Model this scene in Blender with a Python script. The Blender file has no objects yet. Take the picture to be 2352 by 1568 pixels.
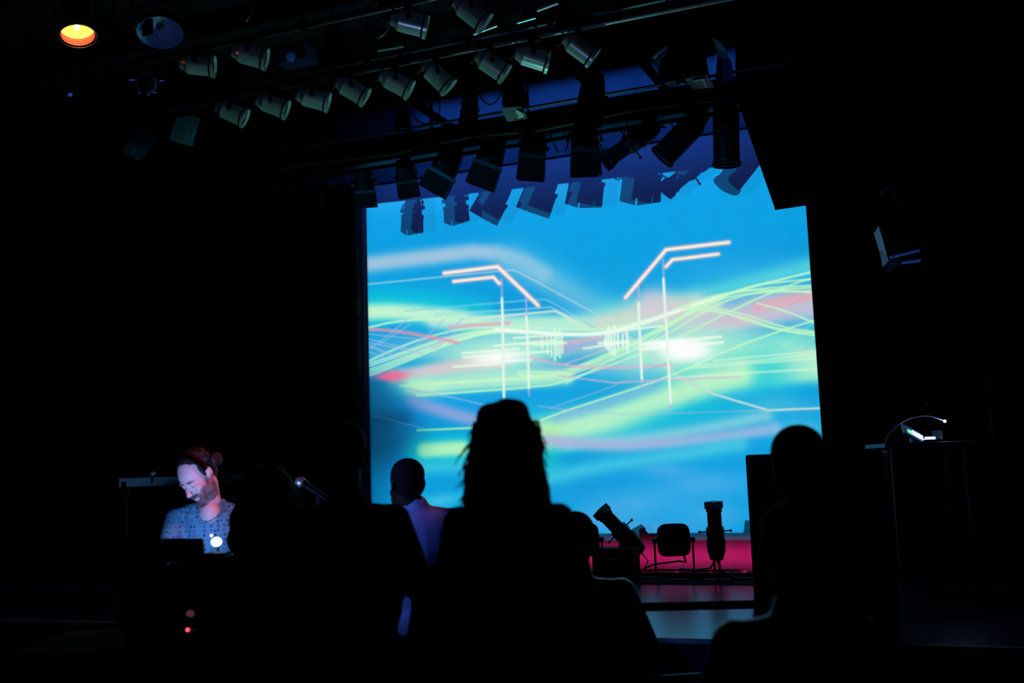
import bpy, bmesh, math, random
import numpy as np
from mathutils import Vector, Matrix, Euler, Quaternion

rnd = random.Random(7)
S = bpy.context.scene
C = S.collection
PI = math.pi

# ------------------------------------------------------------------ camera
FPX = 2400.0
YAW, PITCH, ROLL = math.radians(22.0), math.radians(7.05), math.radians(1.97)
EYE = Vector((0, 0, 1.65))
_F = Vector((-math.sin(YAW) * math.cos(PITCH), math.cos(YAW) * math.cos(PITCH), math.sin(PITCH)))
_R0 = Vector((math.cos(YAW), math.sin(YAW), 0))
_U0 = _R0.cross(_F)
_R = _R0 * math.cos(ROLL) - _U0 * math.sin(ROLL)
_U = _U0 * math.cos(ROLL) + _R0 * math.sin(ROLL)
cam_d = bpy.data.cameras.new('camera')
cam = bpy.data.objects.new('camera', cam_d)
C.objects.link(cam)
m = Matrix((( _R.x, _U.x, -_F.x, EYE.x), (_R.y, _U.y, -_F.y, EYE.y), (_R.z, _U.z, -_F.z, EYE.z), (0, 0, 0, 1)))
cam.matrix_world = m
cam_d.sensor_width = 36.0
cam_d.lens = 36.0 * FPX / 2352.0
cam_d.clip_end = 60
cam_d.dof.use_dof = True
cam_d.dof.focus_distance = 7.2
cam_d.dof.aperture_fstop = 1.6
S.camera = cam


def ray(px, py):
    return (_R * ((px - 1176) / FPX) - _U * ((py - 784) / FPX) + _F)


def at(px, py, y):            # world point seen at a photo pixel on the plane y
    d = ray(px, py)
    return EYE + d * (y / d.y)


def av(px, py, z):            # world point seen at a photo pixel at a viewing depth
    return EYE + ray(px, py) * z


# ------------------------------------------------------------------ view + world
S.view_settings.view_transform = 'Standard'
S.view_settings.look = 'None'
S.view_settings.gamma = 1.0
S.view_settings.use_curve_mapping = False
S.view_settings.exposure = 0.0
try:
    S.cycles.max_bounces = 6
    S.cycles.diffuse_bounces = 3
    S.cycles.glossy_bounces = 3
except Exception:
    pass
W = bpy.data.worlds.new('dark_room')
S.world = W
W.use_nodes = True
W.node_tree.nodes['Background'].inputs[0].default_value = (0.1, 0.15, 0.6, 1)
W.node_tree.nodes['Background'].inputs[1].default_value = 0.0

# ------------------------------------------------------------------ the projected picture (drawn as an array, thrown by two projectors)
DY = 9.75                     # plane of the white back cloth
SX0, SX1, SZ0, SZ1 = -6.3, -0.7, 0.55, 4.85
NW, NH = 1680, 1290


def s2l(c):
    c = np.asarray(c, dtype=np.float64) / 255.0
    return np.where(c <= 0.04045, c / 12.92, ((c + 0.055) / 1.055) ** 2.4)


def make_picture():
    xs = np.linspace(SX0, SX1, NW)
    zs = np.linspace(SZ0, SZ1, NH)
    X, Z = np.meshgrid(xs, zs)
    dx, dy, dz = X - EYE.x, np.full_like(X, DY), Z - EYE.z
    w = dx * _F.x + dy * _F.y + dz * _F.z
    PX = (1176 + FPX * (dx * _R.x + dy * _R.y + dz * _R.z) / w).astype(np.float32)
    PY = (784 - FPX * (dx * _U.x + dy * _U.y + dz * _U.z) / w).astype(np.float32)
    img = np.zeros((NH, NW, 3), np.float32)
    img[:] = (0, 160, 226)
    # faint broad variation
    rs = np.random.RandomState(3)
    for _ in range(26):
        cx, cy = rs.uniform(820, 1900), rs.uniform(380, 1240)
        rx, ry = rs.uniform(50, 200), rs.uniform(15, 60)
        a = np.exp(-(((PX - cx) / rx) ** 2 + ((PY + 0.1 * (PX - cx) - cy) / ry) ** 2))[..., None]
        tint = np.array([(0, 145, 215), (60, 175, 232), (0, 150, 218)][rs.randint(3)], np.float32)
        img += (tint - img) * a * 0.45

    def dist(pts):
        best = None
        for (x0, y0), (x1, y1) in zip(pts[:-1], pts[1:]):
            ux, uy = x1 - x0, y1 - y0
            L = ux * ux + uy * uy + 1e-6
            t = np.clip(((PX - x0) * ux + (PY - y0) * uy) / L, 0, 1)
            d = (PX - x0 - t * ux) ** 2 + (PY - y0 - t * uy) ** 2
            best = d if best is None else np.minimum(best, d)
        return np.sqrt(best)

    def smooth(pts, n=3):
        for _ in range(n):
            q = [pts[0]]
            for a, b in zip(pts[:-1], pts[1:]):
                q.append((a[0] * .75 + b[0] * .25, a[1] * .75 + b[1] * .25))
                q.append((a[0] * .25 + b[0] * .75, a[1] * .25 + b[1] * .75))
            q.append(pts[-1])
            pts = q
        return pts

    def band(pts, wd, col, a, p=2.0, sub=None):
        pts = smooth(pts, 1)
        nonlocal_img = img
        al = a * np.exp(-(dist(pts) / wd) ** p)[..., None]
        nonlocal_img += (np.array(col, np.float32) - nonlocal_img) * al

    def blob(cx, cy, rx, ry, col, a, ang=0.0, p=1.0):
        ca, sa = math.cos(ang), math.sin(ang)
        u = (PX - cx) * ca + (PY - cy) * sa
        v = -(PX - cx) * sa + (PY - cy) * ca
        al = a * np.exp(-((u / rx) ** 2 + (v / ry) ** 2) ** p)[..., None]
        img[:] = img + (np.array(col, np.float32) - img) * al

    def line(pts, wd, col, a, sm=0):
        if sm:
            pts = smooth(pts, sm)
        x0 = min(p[0] for p in pts) - 14; x1 = max(p[0] for p in pts) + 14
        y0 = min(p[1] for p in pts) - 14; y1 = max(p[1] for p in pts) + 14
        mk = (PX > x0) & (PX < x1) & (PY > y0) & (PY < y1)
        rows = np.where(mk.any(1))[0]; cols = np.where(mk.any(0))[0]
        if len(rows) == 0 or len(cols) == 0:
            return
        sl = (slice(rows[0], rows[-1] + 1), slice(cols[0], cols[-1] + 1))
        qx, qy = PX[sl], PY[sl]
        best = None
        for (ax, ay), (bx, by) in zip(pts[:-1], pts[1:]):
            ux, uy = bx - ax, by - ay
            t = np.clip(((qx - ax) * ux + (qy - ay) * uy) / (ux * ux + uy * uy + 1e-6), 0, 1)
            d = (qx - ax - t * ux) ** 2 + (qy - ay - t * uy) ** 2
            best = d if best is None else np.minimum(best, d)
        al = a * np.exp(-(np.sqrt(best) / wd) ** 2.4)[..., None]
        img[sl] = img[sl] + (np.array(col, np.float32) - img[sl]) * al

    CY = (0, 205, 222); GR = (196, 246, 208); PALE = (165, 198, 222); LIL = (150, 165, 222)
    # soft bands
    band([(800, 612), (980, 590), (1120, 574), (1200, 600), (1250, 630)], 21, PALE, .95, 2.6)
    band([(1180, 600), (1260, 640), (1330, 685), (1410, 735)], 40, (120, 196, 226), .75, 2)
    blob(1430, 715, 90, 40, (70, 190, 228), .6, .2)
    band([(800, 706), (940, 702), (1100, 728)], 44, CY, .75, 3)
    band([(800, 718), (920, 714), (1060, 733)], 21, GR, 1, 3)
    band([(1000, 733), (1150, 745), (1290, 744), (1410, 746), (1530, 722), (1640, 700)], 23, (190, 243, 215), .95, 3)
    band([(1380, 722), (1480, 700), (1600, 680), (1720, 650), (1862, 612)], 24, (90, 215, 222), .85, 2)
    band([(1380, 740), (1500, 710), (1600, 695)], 24, (225, 220, 205), .8, 2)
    band([(1500, 700), (1560, 735), (1660, 735), (1780, 700), (1880, 700)], 42, (214, 205, 214), .85, 3)
    blob(1690, 738, 66, 17, (228, 165, 198), .85, -.1)
    blob(1770, 722, 110, 20, (200, 190, 216), .7, -.15)
    band([(1740, 705), (1810, 690), (1890, 672)], 13, (236, 165, 180), .8)
    blob(1730, 762, 100, 9, (70, 160, 214), .7, -.1)
    blob(1820, 780, 90, 22, (90, 214, 208), .9, -.15)
    blob(1760, 800, 130, 26, (120, 224, 208), .7, -.25)
    # left tangle
    blob(930, 790, 110, 34, (80, 175, 222), .6, -.15)
    blob(1000, 800, 150, 22, (130, 215, 215), .6, -.2)
    blob(1150, 815, 175, 58, (190, 243, 216), .95, -.1, 1.4)
    blob(930, 838, 70, 12, (0, 165, 214), .8, -.1)
    band([(905, 866), (960, 858), (1080, 838), (1150, 830)], 19, (215, 205, 205), .85, 2.4)
    blob(900, 864, 44, 13, (240, 95, 140), .95, -.05, 1.5)
    blob(1010, 846, 70, 12, (220, 200, 205), .7, -.15)
    band([(950, 888), (1090, 876), (1240, 868), (1300, 862)], 22, (180, 240, 208), .95, 3)
    blob(960, 893, 56, 20, GR, .75)
    band([(1290, 790), (1380, 776)], 8, (232, 168, 196), .8, 3)
    band([(1300, 803), (1400, 790)], 13, (160, 165, 220), .8, 3)
    blob(1350, 828, 70, 16, (20, 130, 208), .7)
    blob(1400, 838, 110, 8, (140, 165, 214), .5, -.1)
    blob(1400, 900, 90, 26, (0, 145, 214), .6, -.3)
    # right hub and bands
    blob(1580, 808, 230, 66, (190, 245, 215), .95, -.05, 1.5)
    band([(1560, 838), (1720, 838), (1890, 832)], 44, (188, 243, 205), .95, 4)
    band([(1620, 880), (1760, 868), (1890, 855)], 20, (170, 240, 205), .7, 2)
    band([(1230, 1010), (1380, 978), (1500, 938), (1620, 890), (1760, 860)], 66, (30, 206, 216), .75, 2.4)
    band([(1225, 1000), (1380, 968), (1500, 928), (1610, 884), (1700, 860)], 34, (188, 245, 200), .97, 2.8)
    blob(1262, 1000, 40, 34, (170, 242, 160), .7, -.2)
    blob(1260, 1060, 34, 26, (0, 205, 195), .7)
    band([(1280, 960), (1420, 915), (1500, 885)], 14, (130, 190, 222), .7)
    blob(1500, 865, 60, 14, (90, 190, 220), .5, -.1)
    blob(1760, 915, 110, 16, (0, 168, 218), .8, -.1)
    blob(1800, 930, 110, 24, (100, 190, 222), .5, .1)
    blob(1610, 950, 130, 22, (0, 190, 216), .55, -.1)
    band([(1300, 1020), (1450, 1012), (1620, 985), (1760, 955)], 18, (150, 215, 222), .75, 2)
    band([(1250, 1010), (1400, 1026), (1560, 1016), (1680, 1000), (1780, 985)], 15, (172, 180, 222), .85, 2.4)
    band([(1250, 1100), (1380, 1072), (1540, 1048), (1700, 1020)], 20, (80, 208, 228), .75, 2)
    blob(1320, 1050, 60, 14, (0, 155, 220), .8, -.1)
    blob(1830, 985, 80, 22, (110, 205, 226), .6)
    blob(1480, 1100, 160, 30, (0, 160, 226), .4)
    for q in ((1450, 1160, 110, 34), (1620, 1110, 110, 30), (1380, 1190, 70, 24), (1640, 1180, 80, 30), (1530, 1080, 60, 16)):
        blob(*q, (96, 178, 232), .55)
    blob(1480, 1215, 160, 22, (110, 165, 226), .5)
    # lower left
    band([(945, 922), (1020, 945), (1120, 972)], 18, (150, 165, 222), .9, 2.4)
    band([(830, 985), (930, 960)], 20, (0, 95, 160), .4)
    band([(960, 1036), (1000, 1030), (1070, 1030)], 36, (0, 200, 216), .9, 3)
    band([(975, 1034), (1060, 1029)], 19, (178, 244, 190), 1, 3.4)
    band([(960, 1075), (1060, 1070)], 18, (70, 205, 226), .7)
    blob(1010, 1150, 60, 16, (80, 205, 226), .7, -.15)
    # thin lines
    line([(838, 653), (1150, 622), (1180, 620), (1198, 628), (1392, 733), (1500, 812), (1560, 866), (1640, 905), (1765, 942), (1886, 937)], 2.3, (178, 212, 222), .75)
    line([(1640, 905), (1765, 942), (1886, 937)], 2.6, (205, 222, 214), .8)
    line([(1385, 728), (1560, 866), (1640, 905)], 2.4, (214, 220, 205), .6)
    line([(930, 714), (1190, 691), (1250, 687), (1262, 691), (1400, 772)], 2.0, (140, 205, 228), .7)
    line([(1000, 722), (1180, 711), (1265, 705), (1277, 711), (1410, 788)], 2.2, (170, 215, 222), .7)
    line([(1080, 732), (1275, 714), (1292, 722), (1352, 757)], 3.0, (222, 238, 212), .85)
    green = (200, 250, 208)
    line([(838, 754), (900, 739), (980, 731), (1080, 737), (1180, 748), (1300, 757), (1400, 755), (1480, 738), (1560, 713), (1700, 664), (1866, 624)], 2.8, green, .9, 2)
    line([(838, 833), (920, 795), (1000, 768), (1080, 751), (1160, 752), (1260, 766)], 2.4, green, .85, 2)
    for k, o in enumerate((0, 6, 14, 19, 24, 29)):
        line([(838, 838 + o), (900, 818 + o * .9), (1000, 782 + o * .7), (1080, 762 + o * .4), (1150, 756 + o * .15), (1230, 764), (1330, 769), (1400, 762), (1470, 742)], 1.9 if k else 2.4, (210, 252, 205), .8, 2)
    line([(1140, 757), (1230, 763), (1330, 770), (1400, 764), (1470, 744), (1560, 712), (1660, 680)], 5.2, (240, 255, 240), .92, 2)
    line([(838, 758), (862, 756), (900, 759), (960, 768), (1052, 787)], 4.0, (238, 150, 172), .85, 1)
    line([(1032, 752), (1090, 746), (1170, 742)], 4.5, (232, 160, 190), .75)
    for p in ([(838, 766), (990, 782)], [(838, 776), (942, 802)], [(838, 785), (972, 812)], [(838, 788), (905, 816)], [(838, 792), (890, 812)],
              [(840, 806), (898, 765), (935, 733)], [(840, 804), (882, 822)], [(960, 792), (1020, 733)], [(990, 800), (1062, 733)],
              [(870, 792), (940, 745)], [(1000, 800), (1050, 760)], [(1440, 700), (1440, 700)]):
        line(p, 1.9, (170, 190, 226), .6)
    for p in ([(918, 886), (1200, 868), (1290, 860), (1400, 815), (1500, 768), (1620, 702), (1720, 655), (1866, 640)],
              [(958, 908), (1255, 887), (1300, 874), (1440, 825), (1560, 776), (1700, 702), (1830, 648), (1866, 640)],
              [(1000, 880), (1285, 866), (1340, 850), (1440, 810), (1530, 770), (1640, 700), (1740, 668), (1866, 660)],
              [(1190, 852), (1285, 856), (1340, 836), (1430, 798), (1530, 745), (1640, 690), (1720, 672), (1866, 668)],
              [(1190, 860), (1290, 862), (1350, 840), (1440, 803), (1540, 740), (1650, 680), (1740, 662), (1866, 655)],
              [(1180, 1002), (1232, 965), (1480, 885), (1560, 855), (1680, 800), (1800, 757), (1870, 736)],
              [(1560, 706), (1660, 716), (1730, 741), (1800, 760), (1872, 770)],
              [(1600, 700), (1700, 718), (1800, 752), (1872, 762)], [(1580, 704), (1690, 722), (1790, 757), (1872, 765)],
              [(1740, 696), (1800, 712), (1872, 741)], [(1560, 705), (1660, 672), (1760, 664), (1868, 672)]):
        line(p, 2.5, (196, 250, 196), .85, 1)
    for p in ([(1545, 868), (1700, 857), (1880, 847)], [(1600, 838), (1740, 828), (1880, 812)], [(1640, 828), (1880, 806)], [(1580, 846), (1880, 822)]):
        line(p, 2.8, (222, 250, 212), .6)
    for p in ([(1135, 794), (1275, 781)], [(1060, 811), (1190, 801)], [(1064, 820), (1262, 807)], [(1040, 842), (1150, 835)], [(1180, 776), (1290, 768)],
              [(1200, 790), (1290, 786)], [(1160, 830), (1220, 826)], [(1340, 800), (1440, 786)], [(1420, 760), (1520, 748)]):
        line(p, 2.6, (236, 255, 226), .85)
    line([(1470, 790), (1656, 773)], 3.4, (240, 255, 232), .9)
    line([(1470, 802), (1660, 786)], 3.4, (240, 255, 232), .9)
    line([(958, 988), (1098, 982)], 2.6, (160, 245, 180), .95)
    line([(838, 951), (905, 966), (972, 984)], 1.8, (120, 185, 220), .8)
    line([(935, 893), (1050, 915), (1145, 938)], 1.9, (180, 180, 222), .7)
    line([(1234, 932), (1340, 945), (1440, 952), (1700, 944), (1765, 942)], 1.9, (190, 180, 222), .5)
    line([(1262, 938), (1400, 890), (1490, 850), (1540, 830)], 2.0, (140, 175, 225), .75)
    line([(1212, 820), (1300, 840), (1400, 846), (1545, 838)], 3.0, (236, 175, 200), .75, 1)
    line([(1280, 862), (1412, 879), (1560, 870), (1700, 866)], 2.2, (220, 180, 210), .7)
    line([(1215, 838), (1290, 850), (1350, 858), (1460, 850)], 1.8, (160, 170, 222), .5)
    line([(1300, 835), (1400, 800), (1430, 790)], 2.4, (214, 190, 205), .6)
    line([(1300, 880), (1480, 790), (1600, 702)], 2.0, (200, 250, 205), .7)
    line([(1520, 770), (1650, 740), (1780, 700), (1868, 672)], 1.8, (210, 200, 215), .5)
    line([(1780, 810), (1870, 740)], 1.6, (170, 235, 200), .5)
    line([(1830, 805), (1872, 775)], 1.6, (170, 235, 200), .5)
    # little spikes of the two wave forms
    for k, (x, a, b) in enumerate([(1245, 775, 800), (1257, 768, 812), (1266, 770, 818), (1274, 758, 826), (1279, 765, 815), (1285, 756, 820), (1291, 768, 810)]):
        line([(x, a), (x + 1, b)], 2.6, (226, 255, 222), .85)
    for k, (x, a, b) in enumerate([(1392, 766, 800), (1398, 752, 804), (1404, 758, 812), (1411, 748, 815), (1419, 766, 800), (1430, 770, 796), (1440, 764, 806), (1390, 780, 792)]):
        line([(x, a), (x + 1, b)], 2.8, (240, 255, 238), .9)
    line([(1376, 788), (1445, 784)], 4, (236, 255, 232), .85)
    line([(1225, 793), (1300, 787)], 3.2, (220, 255, 220), .8)
    line([(1230, 780), (1262, 778)], 2.5, (236, 190, 205), .7)
    # hot centres
    blob(1140, 822, 62, 17, (250, 255, 250), .95, -.08, 1.5)
    blob(1540, 790, 70, 12, (255, 255, 255), .9, -.05, 1.5)
    blob(1575, 806, 62, 26, (255, 255, 255), 1, 0, 1.7)
    # hanging verticals
    V = (235, 255, 232)
    for p in ([(1152, 640), (1154, 720), (1158, 930)], [(1208, 682), (1211, 760), (1215, 908)], [(1466, 650), (1469, 750), (1475, 888)], [(1523, 595), (1530, 740), (1541, 943)]):
        line(p, 2.6, (180, 180, 226), .75)
        line([(p[0][0] + .7, p[0][1] + 45), p[1], (p[2][0] - .5, p[2][1] - 18)], 3.2, V, .95)
    # neon strokes
    for p, wd in (([(1020, 627), (1143, 612), (1236, 701)], 4.6), ([(1042, 646), (1133, 636), (1147, 651)], 4.2),
                  ([(1437, 683), (1530, 573), (1674, 556)], 4.6), ([(1530, 612), (1545, 596), (1650, 583)], 4.2)):
        line(p, wd + 1.8, (245, 165, 205), .85)
        line(p, wd - .8, (255, 246, 218), 1)
    # the picture is dim towards its lower left corner
    edge = 925 + 40 * np.tanh((PY - 900) / 60) - np.maximum(PY - 1010, 0) * .55
    t = 1 / (1 + np.exp(-(edge - PX) / 22))
    t2 = 1 / (1 + np.exp(-(PY - (866 + .12 * (PX - 838))) / 9))
    t = t * t2
    lo = np.where(PY < 970, .42, .50) + .10 * np.sin(PY / 34.0) + .0016 * (PX - 840)
    dark = 1 - t * (1 - np.clip(lo, .2, 1))
    keep = np.exp(-(((PX - 900) / 44) ** 2 + ((PY - 864) / 10) ** 2) ** 1.5)
    dark = dark + (1 - dark) * keep
    out = img * dark[..., None]
    out[..., 2] = np.minimum(out[..., 2] * (1 + .10 * t), 255)
    out[..., 0] *= (1 - .5 * t * (1 - keep))
    out = np.clip(out, 0, 255) / 255.0
    rgba = np.ones((NH, NW, 4), np.float32)
    rgba[..., :3] = out
    im = bpy.data.images.new('projected_picture', NW, NH, alpha=False, float_buffer=False)
    im.colorspace_settings.name = 'sRGB'
    im.pixels.foreach_set(rgba.ravel())
    im.update()
    im.pack()
    return im


def zfrac(pl, pr):            # a straight screen edge through two photo pixels -> z at SX0 and SX1
    a, b = at(pl[0], pl[1], DY), at(pr[0], pr[1], DY)
    k = (b.z - a.z) / (b.x - a.x)
    return a.z - k * a.x, k


def projector(name, loc, im, power, xl, xr, top, bot):
    ld = bpy.data.lights.new(name, 'SPOT')
    ld.energy = power
    ld.spot_size = math.radians(75)
    ld.spot_blend = 0.0
    ld.shadow_soft_size = 0.006
    ld.use_nodes = True
    nt = ld.node_tree
    N, L = nt.nodes, nt.links
    N.clear()
    out = N.new('ShaderNodeOutputLight')
    em = N.new('ShaderNodeEmission')
    L.new(em.outputs[0], out.inputs[0])
    geo = N.new('ShaderNodeNewGeometry')
    sep = N.new('ShaderNodeSeparateXYZ')
    L.new(geo.outputs['Incoming'], sep.inputs[0])

    def mt(op, a, b=None, c=None):
        n = N.new('ShaderNodeMath'); n.operation = op
        for i, v in enumerate((a, b, c)):
            if v is None:
                continue
            if isinstance(v, (int, float)):
                n.inputs[i].default_value = v
            else:
                L.new(v, n.inputs[i])
        return n.outputs[0]
    rx = mt('DIVIDE', sep.outputs[0], sep.outputs[1])
    rz = mt('DIVIDE', sep.outputs[2], sep.outputs[1])
    D = DY - loc[1]
    X = mt('MULTIPLY_ADD', rx, D, loc[0])
    Z = mt('MULTIPLY_ADD', rz, D, loc[2])
    u = mt('DIVIDE', mt('SUBTRACT', X, SX0), SX1 - SX0)
    v = mt('DIVIDE', mt('SUBTRACT', Z, SZ0), SZ1 - SZ0)
    cmb = N.new('ShaderNodeCombineXYZ')
    L.new(u, cmb.inputs[0]); L.new(v, cmb.inputs[1])
    tx = N.new('ShaderNodeTexImage'); tx.image = im; tx.extension = 'EXTEND'; tx.interpolation = 'Linear'
    L.new(cmb.outputs[0], tx.inputs[0])
    L.new(tx.outputs[0], em.inputs[0])
    m1 = mt('MULTIPLY', mt('GREATER_THAN', X, xl), mt('LESS_THAN', X, xr))
    m2 = mt('MULTIPLY', mt('LESS_THAN', Z, mt('MULTIPLY_ADD', X, top[1], top[0])), mt('GREATER_THAN', Z, mt('MULTIPLY_ADD', X, bot[1], bot[0])))
    ny = mt('ABSOLUTE', sep.outputs[1])
    st = mt('MULTIPLY', mt('MULTIPLY', m1, m2), mt('DIVIDE', 1.0, mt('MAXIMUM', mt('POWER', ny, 3.0), 0.05)))
    L.new(st, em.inputs[1])
    o = bpy.data.objects.new(name, ld)
    C.objects.link(o)
    o.location = loc
    tgt = Vector(((xl + xr) / 2, DY, 2.7))
    o.rotation_euler = (tgt - Vector(loc)).to_track_quat('-Z', 'Y').to_euler()
    return o


PIC = make_picture()
XL = at(836, 800, DY).x
XLa = at(828.5, 800, DY).x
XR = at(1874, 800, DY).x
TOP = zfrac((985, 455), (1740, 374))
PPOW = 2230.0
projector('projector_beam', (-4.9, 0.0, 4.62), PIC, PPOW * 1.74, XL + .03, XR, TOP, zfrac((900, 1228), (1650, 1223)))
projector('projector_beam', (-6.1, 0.0, 4.62), PIC, PPOW * .26, XLa, XR, TOP, zfrac((900, 1242), (1650, 1240)))


def lamp(name, kind, loc, target, energy, color, size=0.1, size_y=None, cone=60, blend=.5):
    ld = bpy.data.lights.new(name, kind)
    ld.energy = energy; ld.color = color
    if kind == 'AREA':
        ld.size = size
        if size_y:
            ld.shape = 'RECTANGLE'; ld.size_y = size_y
    else:
        ld.shadow_soft_size = size
    if kind == 'SPOT':
        ld.spot_size = math.radians(cone); ld.spot_blend = blend
    o = bpy.data.objects.new(name, ld)
    C.objects.link(o)
    o.location = loc
    if target is not None:
        o.rotation_euler = (Vector(target) - Vector(loc)).to_track_quat('-Z', 'Y').to_euler()
    return o


# blue wash thrown on the back wall from the grid, red batten at its foot
_l = lamp('blue_wash', 'AREA', (-3.15, 9.62, 5.75), (-3.15, 9.80, 4.9), 6.5, (.02, .16, 1.0), 3.6, .12)
_l.data.spread = math.radians(120)
_l = lamp('red_batten_light', 'AREA', (-3.3, 9.30, .74), (-3.3, 9.9, .84), 1.15, (1.0, .015, .24), 4.0, .05)
_l.data.spread = math.radians(42)
lamp('red_par_light', 'SPOT', av(470, 1090, 5.15) + _R0 * 2.7 + Vector((0, 0, 2.3)) - Vector((-math.sin(YAW), math.cos(YAW), 0)) * .5, av(470, 1090, 5.15), 330, (1, .07, .11), .05, cone=12, blend=.6)
lamp('red_par_light', 'SPOT', (-1.5, 5.9, 4.9), av(968, 1160, 5.0), 100, (1, .22, .45), .05, cone=4.5, blend=.8)
lamp('blue_shirt_fill', 'SPOT', (-3.9, 1.2, 3.9), av(985, 1250, 5.0), 300, (.08, .2, 1), .06, cone=13, blend=.8)  # added blue fill that brightens the pale shirt, no fixture behind it

lamp('teal_can_fill', 'SPOT', (-3.5, 8.1, .95), (-4.1, 6.6, 4.95), 130, (.22, 1.0, .72), .12, cone=84, blend=.5)  # unseen fill added to light the undersides of the cans
_l = lamp('blue_wash', 'AREA', (-3.3, 8.98, at(1265, 285, 8.98).z), (-3.3, 9.75, at(1265, 360, 9.75).z), 2.4, (.02, .13, 1.0), 4.6, .06)  # extra fill added behind the beam to turn the shadowed cloth bluer
_l.data.spread = math.radians(110)
lamp('blue_boom_fill', 'SPOT', (-1.0, 7.2, 1.6), av(2060, 580, 8.0), 26, (.16, .42, 1.0), .05, cone=14, blend=.6)  # added fill, brightens the blades and tubes of the boom lantern

# ------------------------------------------------------------------ materials
MATS = {}


def mat(name, col, rough=.6, metal=0.0, spec=.5, emit=None, es=0.0, noise=None, bump=None):
    if name in MATS:
        return MATS[name]
    m_ = bpy.data.materials.new(name)
    m_.use_nodes = True
    nt = m_.node_tree; N, L = nt.nodes, nt.links
    b = N['Principled BSDF']
    b.inputs['Base Color'].default_value = (*col, 1)
    b.inputs['Roughness'].default_value = rough
    b.inputs['Metallic'].default_value = metal
    b.inputs['Specular IOR Level'].default_value = spec
    if emit:
        b.inputs['Emission Color'].default_value = (*emit, 1)
        b.inputs['Emission Strength'].default_value = es
    if noise:
        sc, amt = noise
        tc = N.new('ShaderNodeTexCoord'); nz = N.new('ShaderNodeTexNoise')
        nz.inputs['Scale'].default_value = sc; nz.inputs['Detail'].default_value = 4
        L.new(tc.outputs['Object'], nz.inputs['Vector'])
        mx = N.new('ShaderNodeMix'); mx.data_type = 'RGBA'
        mx.inputs['A'].default_value = (*[c * (1 - amt) for c in col], 1)
        mx.inputs['B'].default_value = (*[min(1, c * (1 + amt)) for c in col], 1)
        L.new(nz.outputs['Fac'], mx.inputs['Factor'])
        L.new(mx.outputs['Result'], b.inputs['Base Color'])
    if bump:
        sc, st = bump
        tc = N.new('ShaderNodeTexCoord'); nz = N.new('ShaderNodeTexNoise')
        nz.inputs['Scale'].default_value = sc; nz.inputs['Detail'].default_value = 5
        L.new(tc.outputs['Object'], nz.inputs['Vector'])
        bp = N.new('ShaderNodeBump'); bp.inputs['Strength'].default_value = st; bp.inputs['Distance'].default_value = .01
        L.new(nz.outputs['Fac'], bp.inputs['Height']); L.new(bp.outputs[0], b.inputs['Normal'])
    MATS[name] = m_
    return m_


M_WHITE = mat('white_cloth', (.82, .82, .82), .9, spec=.1, noise=(9, .04))
M_BLACKWALL = mat('black_paint', (.012, .012, .014), .9, spec=.1, noise=(3, .3))
M_WALLBLUE = mat('grey_wall_paint', (.30, .30, .33), .9, spec=.1, noise=(2.2, .35))
M_DRAPE = mat('black_velour', (.006, .006, .007), .95, spec=.05, noise=(30, .2))
M_STAGE = mat('stage_floor_paint', (.001, .016, .028), .26, spec=.42, noise=(4, .3), bump=(14, .05))
M_STAGE.node_tree.nodes['Principled BSDF'].inputs['Specular Tint'].default_value = (.10, .62, 1, 1)
M_FLOOR = mat('dark_floor_paint', (.010, .010, .012), .7, spec=.2, noise=(5, .4))
M_BLACK = mat('black_enamel', (.0012, .0012, .0014), .55, spec=.02)
M_BLACKM = mat('black_metal', (.003, .003, .004), .42, spec=.10)
M_STEEL = mat('scuffed_steel', (.16, .17, .17), .38, metal=1.0, noise=(26, .5))
M_ALU = mat('brushed_aluminium', (.85, .90, .80), .28, metal=.62, noise=(40, .2))
M_CABLE = mat('black_rubber', (.010, .010, .011), .5, spec=.35)
M_LENS = mat('dark_glass', (.02, .03, .04), .08, spec=.9)
M_FOIL = mat('crinkled_reflector', (.62, .64, .58), .25, metal=1.0, bump=(24, 1.0))
M_GREYM = mat('grey_sheet_metal', (.30, .33, .34), .45, metal=.8, noise=(15, .4))
M_CLOTH = mat('black_wool', (.007, .007, .008), .95, spec=.05)
M_HAIRB = mat('dark_hair', (.006, .005, .005), .8, spec=.12)
M_SKIN = mat('skin', (.50, .36, .30), .55, spec=.3)
M_SKIND = mat('dark_skin', (.02, .013, .010), .7, spec=.1)
M_PLAST = mat('black_plastic', (.012, .012, .014), .4, spec=.4)
M_WOOD = mat('dark_wood', (.012, .010, .009), .6, spec=.2, noise=(8, .4))


def tag(o, label=None, cat=None, group=None, kind=None):
    if label: o['label'] = label
    if cat: o['category'] = cat
    if group: o['group'] = group
    if kind: o['kind'] = kind
    return o


def empty(name, loc, label=None, cat=None, group=None):
    o = bpy.data.objects.new(name, None)
    C.objects.link(o)
    o.location = loc
    o.empty_display_size = .1
    return tag(o, label, cat, group)


def frame_from(axis, up=Vector((0, 0, 1))):
    z = Vector(axis).normalized()
    x = Vector(up).cross(z)
    if x.length < 1e-4:
        x = Vector((1, 0, 0))
    x.normalize()
    y = z.cross(x)
    return Matrix((x, y, z)).transposed()


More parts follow.
